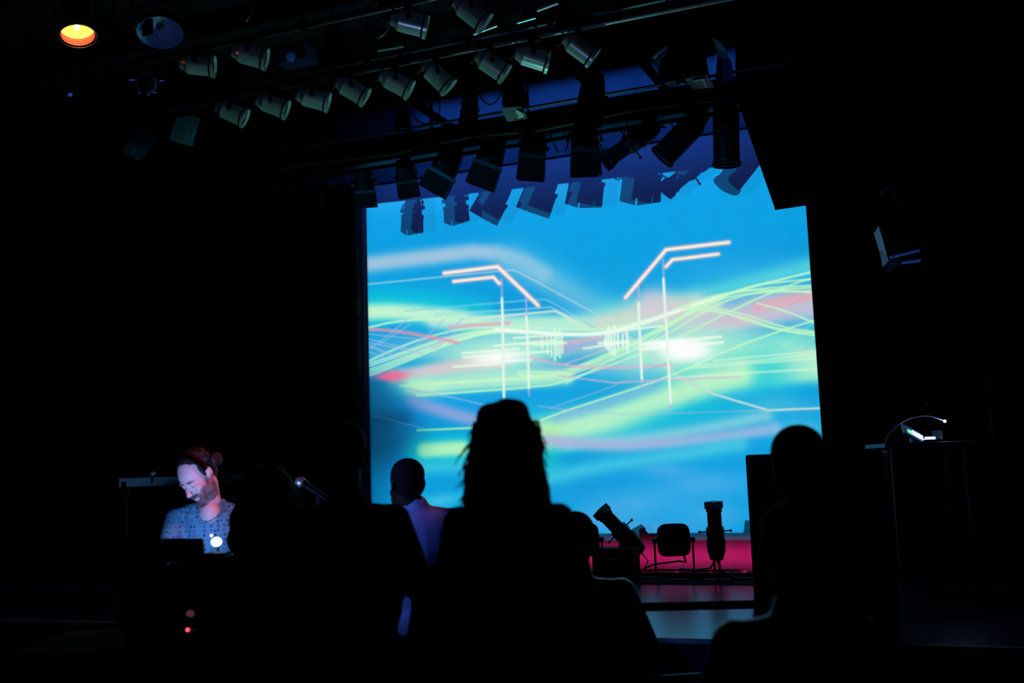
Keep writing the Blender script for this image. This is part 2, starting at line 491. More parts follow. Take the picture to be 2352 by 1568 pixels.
class MB:
    def __init__(self):
        self.v, self.f = [], []

    def add(self, vs, fs):
        o = len(self.v)
        self.v += [Vector(p) for p in vs]
        self.f += [tuple(i + o for i in f) for f in fs]
        return self

    def box(self, c, s, rot=None, taper=1.0):
        c = Vector(c); hx, hy, hz = s[0] / 2, s[1] / 2, s[2] / 2
        P = []
        for z, k in ((-hz, 1.0), (hz, taper)):
            for x, y in ((-hx, -hy), (hx, -hy), (hx, hy), (-hx, hy)):
                p = Vector((x * k, y * k, z))
                P.append((rot @ p if rot else p) + c)
        return self.add(P, [(3, 2, 1, 0), (4, 5, 6, 7), (0, 1, 5, 4), (1, 2, 6, 5), (2, 3, 7, 6), (3, 0, 4, 7)])

    def lathe(self, o, axis, prof, seg=20, caps=True, up=Vector((0, 0, 1)), sq=None):
        R = frame_from(axis, up); o = Vector(o)
        P, Fc = [], []
        for r, z in prof:
            for k in range(seg):
                a = 2 * PI * k / seg
                ca, sa = math.cos(a), math.sin(a)
                if sq:
                    e = 2.0 / sq
                    ca = math.copysign(abs(ca) ** e, ca); sa = math.copysign(abs(sa) ** e, sa)
                P.append(o + R @ Vector((r * ca, r * sa, z)))
        n = len(prof)
        for i in range(n - 1):
            for k in range(seg):
                k2 = (k + 1) % seg
                Fc.append((i * seg + k, i * seg + k2, (i + 1) * seg + k2, (i + 1) * seg + k))
        if caps:
            Fc.append(tuple(range(seg - 1, -1, -1)))
            Fc.append(tuple((n - 1) * seg + k for k in range(seg)))
        return self.add(P, Fc)

    def cyl(self, a, b, r0, r1=None, seg=12):
        a, b = Vector(a), Vector(b)
        return self.lathe(a, b - a, [(r0, 0), (r1 if r1 is not None else r0, (b - a).length)], seg)

    def ball(self, c, r, seg=14, rings=9, rot=None):
        r = (r, r, r) if isinstance(r, (int, float)) else r
        P, Fc = [], []
        c = Vector(c)
        for i in range(1, rings):
            th = PI * i / rings
            for k in range(seg):
                a = 2 * PI * k / seg
                p = Vector((r[0] * math.sin(th) * math.cos(a), r[1] * math.sin(th) * math.sin(a), r[2] * math.cos(th)))
                P.append((rot @ p if rot else p) + c)
        top, bot = Vector((0, 0, r[2])), Vector((0, 0, -r[2]))
        P += [(rot @ top if rot else top) + c, (rot @ bot if rot else bot) + c]
        t, b = len(P) - 2, len(P) - 1
        for i in range(rings - 2):
            for k in range(seg):
                k2 = (k + 1) % seg
                Fc.append((i * seg + k, (i + 1) * seg + k, (i + 1) * seg + k2, i * seg + k2))
        for k in range(seg):
            k2 = (k + 1) % seg
            Fc.append((t, k, k2)); Fc.append((b, (rings - 2) * seg + k2, (rings - 2) * seg + k))
        return self.add(P, Fc)

    def cap(self, a, b, r0, r1, seg=14):
        self.cyl(a, b, r0, r1, seg); self.ball(a, r0, seg, 8); self.ball(b, r1, seg, 8)
        return self

    def tube(self, pts, r, seg=8, rad=None):
        pts = [Vector(p) for p in pts]
        P, Fc = [], []
        prev = None
        for i, p in enumerate(pts):
            t = (pts[min(i + 1, len(pts) - 1)] - pts[max(i - 1, 0)]).normalized()
            if prev is None:
                x = t.orthogonal().normalized()
            else:
                x = (prev - t * prev.dot(t)).normalized()
            prev = x
            y = t.cross(x)
            rr = rad[i] if rad else r
            for k in range(seg):
                a = 2 * PI * k / seg
                P.append(p + x * math.cos(a) * rr + y * math.sin(a) * rr)
        for i in range(len(pts) - 1):
            for k in range(seg):
                k2 = (k + 1) % seg
                Fc.append((i * seg + k, i * seg + k2, (i + 1) * seg + k2, (i + 1) * seg + k))
        Fc.append(tuple(range(seg - 1, -1, -1)))
        Fc.append(tuple((len(pts) - 1) * seg + k for k in range(seg)))
        return self.add(P, Fc)

    def prism(self, pts, depth):
        """closed outline (world points, coplanar) extruded along the vector depth"""
        d = Vector(depth); n = len(pts)
        P = [Vector(p) for p in pts] + [Vector(p) + d for p in pts]
        Fc = [tuple(range(n)), tuple(range(2 * n - 1, n - 1, -1))]
        for k in range(n):
            k2 = (k + 1) % n
            Fc.append((k, k + n, k2 + n, k2))
        return self.add(P, Fc)

    def build(self, name, material, parent=None, smooth=None, bevel=0, kind=None):
        me = bpy.data.meshes.new(name)
        off = Vector(parent_loc(parent)) if parent else Vector((0, 0, 0))
        me.from_pydata([v - off for v in self.v], [], self.f)
        me.validate()
        bm = bmesh.new(); bm.from_mesh(me)
        bmesh.ops.recalc_face_normals(bm, faces=bm.faces)
        if bevel:
            bmesh.ops.bevel(bm, geom=list(bm.edges), offset=bevel, segments=2, affect='EDGES', profile=.6, clamp_overlap=True)
        bm.to_mesh(me); bm.free()
        me.materials.append(material)
        if smooth:
            me.shade_smooth()
            me.set_sharp_from_angle(angle=math.radians(smooth if smooth > 1 else 40))
        o = bpy.data.objects.new(name, me)
        C.objects.link(o)
        if parent: o.parent = parent
        if kind: o['kind'] = kind
        return o


def parent_loc(p):
    v = Vector((0, 0, 0))
    while p:
        v += Vector(p.location); p = p.parent
    return v


def remesh(mb, name, material, parent, voxel, smooth_it=4, fac=.5, extra=None):
    o = mb.build(name, material, parent)
    md = o.modifiers.new('r', 'REMESH'); md.mode = 'VOXEL'; md.voxel_size = voxel; md.use_smooth_shade = True
    if smooth_it:
        sm = o.modifiers.new('s', 'SMOOTH'); sm.iterations = smooth_it; sm.factor = fac
    if extra:
        extra(o)
    dg = bpy.context.evaluated_depsgraph_get()
    dg.update()
    me = bpy.data.meshes.new_from_object(o.evaluated_get(dg))
    old = o.data
    o.modifiers.clear(); o.data = me
    me.name = name
    if not me.materials:
        me.materials.append(material)
    bpy.data.meshes.remove(old)
    me.shade_smooth()
    return o


# ------------------------------------------------------------------ the room
STZ = .65                     # stage height
SY = 6.15                     # stage front edge
RX0, RX1, RY0, RY1, RZ = -9.0, 5.0, -3.0, 9.9, 6.1


def struct(name, mb, m_, **k):
    return tag(mb.build(name, m_, **k), kind='structure')


struct('floor', MB().box((-2, 3.45, -.05), (14, 12.9, .1)), M_FLOOR)
struct('ceiling', MB().box((-2, 3.45, RZ + .05), (14.4, 13.3, .1)), M_BLACKWALL)
struct('wall_back', MB().box((-2, RY1 + .05, 3.0), (14.4, .1, 6.3)), M_WALLBLUE)
struct('wall_left', MB().box((RX0 - .05, 3.45, 3.0), (.1, 12.9, 6.3)), M_BLACKWALL)
struct('wall_right', MB().box((RX1 + .05, 3.45, 3.0), (.1, 12.9, 6.3)), M_BLACKWALL)
struct('wall_front', MB().box((-2, RY0 - .05, 3.0), (14.4, .1, 6.3)), M_BLACKWALL)
tag(MB().box((-2, (SY + 9.9) / 2, STZ / 2), (13.98, 9.9 - SY, STZ)).build('stage_floor', M_STAGE), kind='structure')
struct('trim_1', MB().box((-2, SY - .012, STZ - .012), (13.9, .024, .03)), mat('stage_nosing', (.30, .33, .30), .45, noise=(20, .3)))
XD = at(1867, 700, DY).x      # right-hand drape edge
# white cloth
scr = empty('projection_screen', ((XL + XD) / 2, DY, STZ), 'large white stage backcloth catching the bright blue light-streak projection', 'screen')
mb = MB()
nx, nz = 60, 4
x0, x1 = XL - .25, XD + .6
z0, z1 = STZ + .0, 4.78
P, Fc = [], []
for j in range(nz + 1):
    for i in range(nx + 1):
        x = x0 + (x1 - x0) * i / nx
        P.append((x, DY + .0 + .0012 * math.sin(i * 1.7), z0 + (z1 - z0) * j / nz))
n0 = len(P)
P += [(p[0], p[1] + .01, p[2]) for p in P]
for j in range(nz):
    for i in range(nx):
        a = j * (nx + 1) + i
        Fc.append((a, a + 1, a + nx + 2, a + nx + 1))
        Fc.append((n0 + a, n0 + a + nx + 1, n0 + a + nx + 2, n0 + a + 1))
mb.add(P, Fc).build('cloth', M_WHITE, scr)
MB().cyl((x0 - .1, DY + .02, z1 + .01), (x1 + .1, DY + .02, z1 + .01), .022).build('top_batten', M_BLACKM, scr, smooth=40)


def drape(x0, x1, y, z0, z1, label, fold=.05, wl=.24, seed=0, first=0.0):
    n = int((x1 - x0) / (wl / 8))
    r = random.Random(seed)
    P, Fc = [], []
    ph = 0
    cols = []
    for i in range(n + 1):
        x = x0 + (x1 - x0) * i / n
        ph += 2 * PI / 8 * r.uniform(.8, 1.2)
        e = min(1, i / 6.0 + first)
        cols.append((x, y + fold * math.sin(ph) * e))
    for j, z in enumerate((z0, z1)):
        for x, yy in cols:
            k = 1.0 if j == 0 else .8
            P.append((x, y + (yy - y) * k, z))
    m_ = len(cols)
    P += [(p[0], p[1] + .012, p[2]) for p in P]
    for i in range(n):
        Fc.append((i, i + 1, m_ + i + 1, m_ + i))
        Fc.append((2 * m_ + i, 3 * m_ + i, 3 * m_ + i + 1, 2 * m_ + i + 1))
    for a in (0, n):
        Fc.append((a, m_ + a, 3 * m_ + a, 2 * m_ + a))
    o = MB().add(P, Fc).build('drape', M_DRAPE, smooth=60)
    return tag(o, label, 'curtain')


XLD = at(831, 800, 9.58).x
zl = at(800, 470, 9.55).z
drape(at(500, 500, 9.58).x + .02, XLD, 9.58, STZ, zl + .25, 'black pleated drape closing the stage to the left of the screen', seed=2)
drape(-8.9, at(500, 500, 9.58).x, 9.58, STZ, RZ - .05, 'full-height black drape at the far left of the stage', seed=5)
drape(at(1867, 700, 9.55).x, 4.9, 9.55, STZ, RZ - .1, 'black pleated drape closing the stage to the right of the screen', seed=3)
zb = at(1310, 174, 9.42).z
drape(-8.8, 4.8, 9.42, zb, RZ - .02, 'black border cloth hanging across the top of the blue back wall', fold=.03, seed=9)
# black hanging flat over the upper right corner of the screen
yb = 8.62
cb = empty('masking_flat', at(1850, 460, yb), 'black hanging flat with a slanted edge covering the upper right corner of the screen', 'panel')
MB().prism([at(1779, 477, yb), at(2010, 443, yb), at(2010, -90, yb), at(1692, -90, yb), at(1688, 215, yb)], (0, .03, 0)).build('panel', M_BLACK, cb)
A_, B__ = at(1779, 477, yb), at(2010, 443, yb)
MB().cyl(A_ + Vector((0, .015, 0)), B__ + Vector((0, .015, 0)), .017, seg=8).build('bottom_batten', M_BLACK, cb)
for px in (1740, 1960):
    q = at(px, -60, yb)
    MB().cyl((q.x, yb + .015, q.z), (q.x, yb + .015, RZ), .008, seg=6).build('hanging_wire', M_BLACKM, cb)

# ------------------------------------------------------------------ ceiling steel and pipes
YP = 8.72                      # main lighting pipe in front of the screen
PZ = at(1265, 322, YP).z


def pipe(y, z, xa, xb, label, r=.024, m_=M_STEEL, drop=True, name='lighting_pipe'):
    e = empty(name, ((xa + xb) / 2, y, z), label, 'pipe')
    MB().cyl((xa, y, z), (xb, y, z), r, seg=14).build('pipe', m_, e, smooth=40)
    if drop:
        k = max(2, int((xb - xa) / 1.9))
        for i in range(k + 1):
            x = xa + .15 + (xb - xa - .3) * i / k
            o = MB().cyl((x, y, z + r * .9), (x, y, RZ), .012, seg=8).build('hanger', M_BLACKM, e, smooth=40)
            MB().lathe((x, y, z - .04), (0, 0, 1), [(.034, 0), (.034, .08)], 10).build('pipe_collar', M_BLACKM, e, smooth=40)
    return e


pipe(YP, PZ, -7.6, -1.05, 'thin black pipe carrying the row of lanterns in front of the screen', .022, M_BLACKM)
# deep black beam just above it
bz0 = at(1265, 303, YP - .1).z
bz1 = at(1265, 243, YP - .1).z
bm_ = empty('steel_beam', (-4.2, YP + .02, bz0), 'deep black steel beam running across just above the row of screen lanterns', 'beam')
MB().box((-4.3, YP + .04, bz0 + .012), (7.0, .20, .024)).build('bottom_flange', M_BLACKM, bm_, bevel=.003)
MB().box((-4.3, YP + .04, bz1 - .012), (7.0, .20, .024)).build('top_flange', M_BLACKM, bm_, bevel=.003)
MB().box((-4.3, YP + .04, (bz0 + bz1) / 2), (7.0, .02, bz1 - bz0 - .04)).build('web', M_BLACKM, bm_)
for i in range(12):
    MB().box((-7.5 + i * .58, YP + .0, (bz0 + bz1) / 2), (.014, .07, bz1 - bz0 - .05)).build('stiffener', M_BLACKM, bm_)
for x in (-7.3, -4.3, -1.3):
    MB().cyl((x, YP + .04, bz1 - .01), (x, YP + .04, RZ), .02, seg=8).build('hanger', M_BLACKM, bm_)
MB().tube([(-7.7 + .35 * i, YP - .10 + .012 * math.sin(i * 2.1), bz0 + .06 + .02 * math.sin(i * 1.3)) for i in range(20)], .022).build('cable_loom', M_CABLE, bm_, smooth=50)
MB().cyl((-7.7, YP - .12, bz1 + .01), (-.9, YP - .12, bz1 + .01), .014, seg=10).build('conduit', M_STEEL, bm_, smooth=40)

Y1 = at(1000, 183, 7.55).y
pz1 = at(1000, 130, 7.55).z
pipe(7.55, pz1, -8.6, -.7, 'steel pipe carrying the middle row of short silver cans', .024)
pz2 = at(1070, -22, 6.65).z
pipe(6.65, pz2, -8.3, -.4, 'steel pipe nearest the camera with the upper left cans', .024)
pz0 = at(1000, 118, 8.35).z
pipe(8.35, pz0 + .05, -8.6, -.9, 'bare steel pipe between the beam and the can rows', .02)
for k, (a, b) in enumerate([((905, 205), (1075, 318)), ((1305, 150), (1425, 262)), ((1455, 120), (1560, 240))]):
    p0, p1 = at(*a, 9.35), at(*b, 9.35)
    o = MB().cyl(p0, p1, .045, .045, 10).build('roof_brace', M_BLACK, smooth=40)
    d = (p0 - p1).normalized()
    t = (RZ - p0.z) / d.z
    o2 = MB().cyl(p1, p0 + d * t, .045, .045, 10).build('roof_brace', M_BLACK, smooth=40)
    bpy.data.objects.remove(o)
    tag(o2, ['diagonal black roof brace against the blue wall, above the second screen lantern',
             'diagonal black roof brace against the blue wall, above the middle of the beam',
             'diagonal black roof brace against the blue wall, nearest the barn-doored floodlight'][k], 'brace')
for k, y in enumerate((1.2, 3.1, 5.0, 6.9)):
    struct('trim_%d' % (k + 2), MB().box((-2, y + .95, RZ - .12), (13.9, .12, .24)), M_BLACKWALL)

# ------------------------------------------------------------------ lanterns
UP = Vector((0, 0, 1))
LF = 'stage lanterns hung overhead'


def door(c, hinge_dir, out_dir, fwd, w0, w1, length, splay, th=.004):
    """one barn-door leaf: trapezoid from the hinge line forwards, splayed outwards"""
    hd, od, fw = Vector(hinge_dir), Vector(out_dir), Vector(fwd)
    d = (fw * math.cos(splay) + od * math.sin(splay)).normalized()
    n = hd.cross(d).normalized()
    a = c - hd * w0 / 2; b = c + hd * w0 / 2
    e = c + hd * w1 / 2 + d * length; f = c - hd * w1 / 2 + d * length
    return MB().prism([a - n * th / 2, b - n * th / 2, e - n * th / 2, f - n * th / 2], n * th)


def hang(e, c, aim, r, pz, py, arm, m_=M_BLACK):
    """yoke from the pivot at c to a clamp biting the pipe (pz, py)"""
    aim = Vector(aim).normalized()
    u = aim.cross(UP)
    u = u.normalized() if u.length > .15 else Vector((0, 1, 0))
    top = Vector((c.x, py, pz))
    bar = Vector((c.x, py, pz - .085))
    if bar.z - c.z < .05:
        bar.z = c.z + .05
    mid = c + (bar - c)
    w = r + .018
    yk = MB()
    for s in (-1, 1):
        p0 = c + u * s * w; p1 = mid + u * s * w
        yk.tube([p0, p0 + (p1 - p0) * .8, p1 - u * s * .03 + (p1 - p0) * .0, mid], .009, 6)
    yk.build('yoke', m_, e, smooth=50)
    MB().box(mid + (top - mid) * .45, (.045, .05, max(.05, (top - mid).length))).build('hook_clamp', M_BLACKM, e, bevel=.004)
    for s in (-1, 1):
        MB().cyl(c + u * s * (w - .012), c + u * s * (w + .022), .02, seg=10).build('tilt_knob', M_BLACKM, e, smooth=40)


def cable(e, a, b, sag=.16, r=.0065, n=12, m_=M_CABLE, side=Vector((.05, 0, 0))):
    a, b = Vector(a), Vector(b)
    pts = []
    for i in range(n + 1):
        t = i / n
        pts.append(a.lerp(b, t) + Vector((0, 0, -sag * 4 * t * (1 - t))) + side * math.sin(PI * t))
    MB().tube(pts, r, 6).build('power_cable', m_, e, smooth=60)


def fresnel(c, aim, pz, py, label, s=1.0, doors=True, up=UP, side=.06, splay=.06, dl=.15, cab=True):
    c = Vector(c); aim = Vector(aim).normalized()
    e = empty('fresnel_lantern', c, label, 'stage light', LF)
    R = frame_from(aim, up)
    r = .105 * s
    MB().lathe(c, aim, [(r * .45, -.17 * s), (r * .72, -.155 * s), (r * .95, -.06 * s), (r * 1.05, .02 * s), (r * 1.05, .07 * s)], 16, sq=3.2, up=up).build('housing', M_BLACK, e, smooth=35)
    for k in range(4):
        MB().lathe(c, aim, [(r * (.83 + .05 * k), (-.115 + .028 * k) * s), (r * (.86 + .05 * k), (-.107 + .028 * k) * s)], 16, sq=3.2, up=up).build('cooling_fin', M_BLACKM, e)
    MB().lathe(c, aim, [(r * .8, .07 * s), (r * .8, .078 * s), (r * .5, .084 * s), (r * .2, .087 * s)], 18).build('lens', M_LENS, e, smooth=50)
    g = MB()
    for a in range(4):
        d = R @ Vector((math.cos(a * PI / 2), math.sin(a * PI / 2), 0)); h = R @ Vector((-math.sin(a * PI / 2), math.cos(a * PI / 2), 0))
        RR = Matrix((h, d, aim)).transposed()
        g.box(c + aim * .085 * s + d * (r * 1.02), (r * 2.15, .012, .03 * s), RR)
    g.build('gel_frame', M_BLACKM, e)
    if doors:
        for a in range(4):
            d = R @ Vector((math.cos(a * PI / 2), math.sin(a * PI / 2), 0)); h = R @ Vector((-math.sin(a * PI / 2), math.cos(a * PI / 2), 0))
            door(c + aim * .1 * s + d * r * 1.02, h, d, aim, r * 2.0, r * (2.1 if a % 2 else 1.9), dl * s, splay).build('barn_door', M_BLACK, e)
    hang(e, c, aim, r * 1.05, pz, py, .2)
    if cab:
        cable(e, c - aim * .16 * s, (c.x + side, py, pz + .01), .10 if c.z < pz - .1 else .03, side=Vector((side * 1.8, -.03, 0)))
    return e


def par(c, aim, pz, py, label, s=1.0, body=None, frame=True, name='par_can', lens=None, group=LF, ln=.24):
    c = Vector(c); aim = Vector(aim).normalized()
    body = body or M_ALU
    e = empty(name, c, label, 'stage light', group)
    r = .082 * s
    MB().lathe(c, aim, [(r * .42, -ln * .62 * s), (r * .6, -ln * .58 * s), (r * .74, -ln * .42 * s), (r, -ln * .30 * s), (r, ln * .5 * s)], 24).build('can', body, e, smooth=30)
    MB().lathe(c, aim, [(r * .92, ln * .5 * s - .02), (r * .92, ln * .5 * s - .012), (r * .5, ln * .5 * s - .004)], 20).build('lens', lens or M_LENS, e, smooth=50)
    if frame:
        MB().lathe(c, aim, [(r * 1.0, ln * .5 * s + .012), (r * 1.12, ln * .5 * s + .012), (r * 1.12, ln * .5 * s + .035), (r * 1.0, ln * .5 * s + .035), (r * 1.0, ln * .5 * s + .012)], 24, caps=False).build('front_ring', body, e, smooth=30)
    MB().lathe(c, aim, [(r * 1.015, ln * .5 * s - .004), (r * 1.03, ln * .5 * s + .002), (r * 1.03, ln * .5 * s + .010)], 24, caps=False).build('retaining_band', M_BLACKM, e, smooth=30)
    hang(e, c, aim, r, pz, py, .2)
    cable(e, c - aim * ln * .6 * s, (c.x - .1, py, pz + .01), .09, side=Vector((-.08, 0, 0)))
    return e


def ellipsoidal(c, aim, label, s=1.0, up=UP, hangto=None, floor=False):
    """profile spotlight: barrel, reflector housing, shutters, lens tube"""
    c = Vector(c); aim = Vector(aim).normalized()
    e = empty('profile_spotlight', c, label, 'stage light', None if floor else LF)
    R = frame_from(aim, up)
    r = .075 * s
    MB().lathe(c, aim, [(r * .5, -.31 * s), (r * .95, -.29 * s), (r * 1.25, -.20 * s), (r * 1.35, -.10 * s), (r * 1.1, -.04 * s)], 16, up=up).build('reflector_housing', M_BLACK, e, smooth=35)
    MB().lathe(c, aim, [(r * 1.25, -.05 * s), (r * 1.28, -.03 * s), (r * 1.28, .03 * s), (r * 1.15, .05 * s)], 8, up=up).build('shutter_gate', M_BLACKM, e, smooth=20)
    MB().lathe(c, aim, [(r * 1.0, .04 * s), (r * 1.0, .20 * s), (r * 1.12, .205 * s), (r * 1.12, .235 * s)], 20, up=up).build('lens_tube', M_BLACK, e, smooth=35)
    MB().lathe(c, aim, [(r * 1.2, .235 * s), (r * 1.32, .24 * s), (r * 1.32, .31 * s), (r * 1.2, .312 * s)], 4, up=up, sq=2).build('colour_frame_holder', M_BLACKM, e)
    MB().lathe(c, aim, [(r * .98, .236 * s), (r * .98, .243 * s), (r * .5, .25 * s)], 20, up=up).build('lens', M_LENS, e, smooth=50)
    for a in (0, PI / 2, PI, 3 * PI / 2):
        h = MB()
        d = R @ Vector((math.cos(a), math.sin(a), 0))
        h.tube([c + d * r * 1.0, c + d * r * 2.2], .008 * s, 6)
        h.ball(c + d * r * 2.2, .015 * s, 8, 6)
        h.build('shutter_handle', M_BLACKM, e, smooth=50)
    for k in range(5):
        f = MB().lathe(c, aim, [(r * (1.3 + .02 * k), (-.215 + .026 * k) * s), (r * (1.3 + .02 * k), (-.208 + .026 * k) * s)], 16, up=up)
        f.build('cooling_fin', M_BLACKM, e)
    if hangto:
        hang(e, c, aim, r * 1.3, hangto[0], hangto[1], .2)
        cable(e, c - aim * .3 * s, (c.x + .1, hangto[1], hangto[0]), .04, side=Vector((.14, 0, 0)))
    return e


def inplane(deg, fwd=0.0):
    """direction in the picture plane: 0 = straight down, positive = leaning to the right; fwd>0 away from the camera"""
    a = math.radians(deg)
    Rr = Vector((math.cos(YAW), math.sin(YAW), 0)); Fh = Vector((-math.sin(YAW), math.cos(YAW), 0))
    return (Rr * math.sin(a) - UP * math.cos(a) + Fh * fwd).normalized()


DN = Vector((-math.sin(YAW), math.cos(YAW), 0))
# the row before the screen
fresnel(at(838, 424, YP), inplane(2, .25), PZ, YP, 'small black fresnel at the left end of the row before the screen', .84, side=.05, up=DN, dl=.17)
fresnel(at(932, 402, YP), inplane(8, .2), PZ, YP, 'upright black fresnel, second from the left in the row before the screen', .90, up=DN, dl=.14)
fresnel(at(1026, 380, YP), inplane(-32, .2), PZ, YP, 'black fresnel tipped strongly to the left, doors near the small blue gap', 1.12, up=DN, dl=.16, side=-.06)
fresnel(at(1128, 357, YP), inplane(-22, .2), PZ, YP, 'black fresnel tipped slightly left, between the tilted one and the square upright one', 1.15, up=DN, dl=.17)
fresnel(at(1224, 338, YP), inplane(-6, .2), PZ, YP, 'black square-doored fresnel with a cable loop at its right, centre of the row', 1.12, up=DN, side=.16, dl=.17)
fresnel(at(1343, 322, YP), inplane(0, .2), PZ, YP, 'broad black fresnel with a pale line across its door hinge', 1.15, up=DN, dl=.18, side=-.08)
ellipsoidal(at(1448, 330, YP), inplane(-58, .15), 'long black profile spotlight lying nearly flat, left of the round-nosed lantern', .95, hangto=(PZ, YP))
par(at(1568, 312, YP), inplane(-46, .1), PZ, YP, 'fat round-nosed black lantern aimed down left before the screen', 1.35, body=M_BLACK, ln=.34, name='par_lantern')
par(at(1668, 300, YP), inplane(-2, .05), PZ, YP, 'tall black cylinder lantern hanging upright beside the hanging loudspeaker', 1.35, body=M_BLACK, ln=.40, name='par_lantern')

# the silver cans
AIM = (_R0 * .86 - UP * .34 + Vector((-math.sin(YAW), math.cos(YAW), 0)) * .12)
row1 = [((530, 265), 'faint silver can, lowest and farthest left of the middle row', -4), ((624, 248), 'green-lit silver can, second from the left in the middle row', 0),
        ((718, 234), 'silver can with a bright streak, third from the left in the middle row', 6), ((807, 213), 'green-lit silver can, fourth from the left in the middle row', -10),
        ((908, 197), 'silver can with two bright stripes, middle of the middle row', -8), ((1003, 182), 'broad pale silver can tipped down, sixth in the middle row', -24),
        ((1128, 156), 'pale silver can under a lit yoke, seventh in the middle row', -14), ((1222, 140), 'dim teal can, eighth in the middle row', 4),
        ((1330, 117), 'short green-lit can at the right end of the middle row', -16)]
for (p, lb, tw) in row1:
    a = math.radians(tw)
    ax = (_R0 * math.cos(-.38 + a) + UP * math.sin(-.38 + a) + DN * .10)
    c = at(p[0], p[1] - 8, 7.55)
    par(c, ax, pz1, 7.55, lb, 1.02, ln=.22)
row2 = [((452, 155), 'green silver can pointing right, upper left beside the taped ring lamp', 14), ((572, 132), 'green silver can with a bright front ring, upper left', 4),
        ((938, 58), 'near can with only a thin lit stripe along its underside', 6), ((1080, 32), 'near pale silver can at the top centre of the ceiling', -20)]
for (p, lb, tw) in row2:
    a = math.radians(tw)
    ax = (_R0 * math.cos(-.35 + a) + UP * math.sin(-.35 + a) + DN * .10)
    c = at(p[0], p[1] - 6, 6.65)
    par(c, ax, pz2, 6.65, lb, 1.0, ln=.22)
# ---- other things in the grid
M_GEL = mat('frosted_gel', (.05, .09, .10), .6, spec=.3, noise=(30, .5))
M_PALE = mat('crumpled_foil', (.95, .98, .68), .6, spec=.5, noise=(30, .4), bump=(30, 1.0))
_nt = M_GEL.node_tree
_tr = _nt.nodes.new('ShaderNodeBsdfTranslucent'); _tr.inputs[0].default_value = (.55, .85, .9, 1)
_mx = _nt.nodes.new('ShaderNodeMixShader'); _mx.inputs[0].default_value = .85
_nt.links.new(_nt.nodes['Principled BSDF'].outputs[0], _mx.inputs[1]); _nt.links.new(_tr.outputs[0], _mx.inputs[2])
_nt.links.new(_mx.outputs[0], _nt.nodes['Material Output'].inputs[0])
M_LEAF_HIGHLIGHT = mat('gel_highlight', (.5, .8, .75), .6)  # paler gel for the leaf-shaped highlight painted on the floods
_nt = M_LEAF_HIGHLIGHT.node_tree
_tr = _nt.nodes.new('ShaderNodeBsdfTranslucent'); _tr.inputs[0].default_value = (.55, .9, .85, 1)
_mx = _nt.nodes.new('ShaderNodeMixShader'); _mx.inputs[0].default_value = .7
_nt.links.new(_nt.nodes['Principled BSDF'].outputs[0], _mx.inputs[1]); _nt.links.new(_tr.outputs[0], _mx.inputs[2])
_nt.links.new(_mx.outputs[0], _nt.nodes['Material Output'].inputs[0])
M_BLUEGREY = mat('blue_grey_paint', (.10, .13, .20), .6, spec=.3, noise=(12, .5))
M_TAPE_GLOW = mat('blue_tape_glow', (.10, .22, .65), .6, spec=.3, emit=(.03, .14, .75), es=.35)  # emission put in so the tape looks lit
TC = -DN                      # towards the camera


def on_plane(poly, y, th, name, m_, e, n=None):
    pts = [at(px, py, y + (q[2] if len(q) > 2 else 0)) for q in poly for px, py in [q[:2]]]
    return MB().prism(pts, n or Vector((0, th, 0))).build(name, m_, e)


def flood(quad, y, label, leaf, pz, py, hb=(0, -40)):
    c = at(sum(q[0] for q in quad) / 4, sum(q[1] for q in quad) / 4, y)
    e = empty('flood_lantern', c, label, 'stage light', LF)
    n = (TC * .75 - UP * .35)
    pts = [at(q[0], q[1], y + .10 * (1 if q[1] < sum(k[1] for k in quad) / 4 else -1)) for q in quad]
    nn = (pts[1] - pts[0]).cross(pts[2] - pts[0]).normalized()
    if nn.dot(TC) < 0: nn = -nn
    MB().prism(pts, nn * .003).build('gel_sheet', M_GEL, e)
    cc = (pts[0] + pts[1] + pts[2] + pts[3]) / 4
    for k in range(4):
        MB().cyl(pts[k] + nn * .004, pts[(k + 1) % 4] + nn * .004, .006, seg=6).build('frame_bar', M_GREYM if k == 0 else M_BLACKM, e, smooth=40)
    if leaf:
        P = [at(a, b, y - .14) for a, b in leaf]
        MB().prism(P, nn * .006).build('reflector', M_LEAF_HIGHLIGHT, e)  # highlight built as a brighter piece before the gel
    hc = at(sum(q[0] for q in quad) / 4 + hb[0], sum(q[1] for q in quad) / 4 + hb[1], y + .12)
    ax = (cc - hc).normalized()
    MB().lathe(hc, ax, [(.05, -.10), (.09, -.08), (.10, .05), (.11, .12)], 14, sq=3).build('housing', M_BLACK, e, smooth=35)
    hang(e, hc, ax, .11, pz, py, .2)
    return e


flood([(320, 293), (365, 318), (323, 373), (278, 350)], 8.35, 'lower-left flood lantern holding a square dim teal gel sheet',
      [(306, 332), (312, 340), (306, 356), (298, 352)], pz0 + .05, 8.35, (-16, -58))
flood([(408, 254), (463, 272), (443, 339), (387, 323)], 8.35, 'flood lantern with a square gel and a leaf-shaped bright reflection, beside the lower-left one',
      [(432, 274), (446, 282), (449, 300), (440, 318), (431, 306), (424, 326), (412, 322), (416, 298)], pz0 + .05, 8.35, (10, -52))

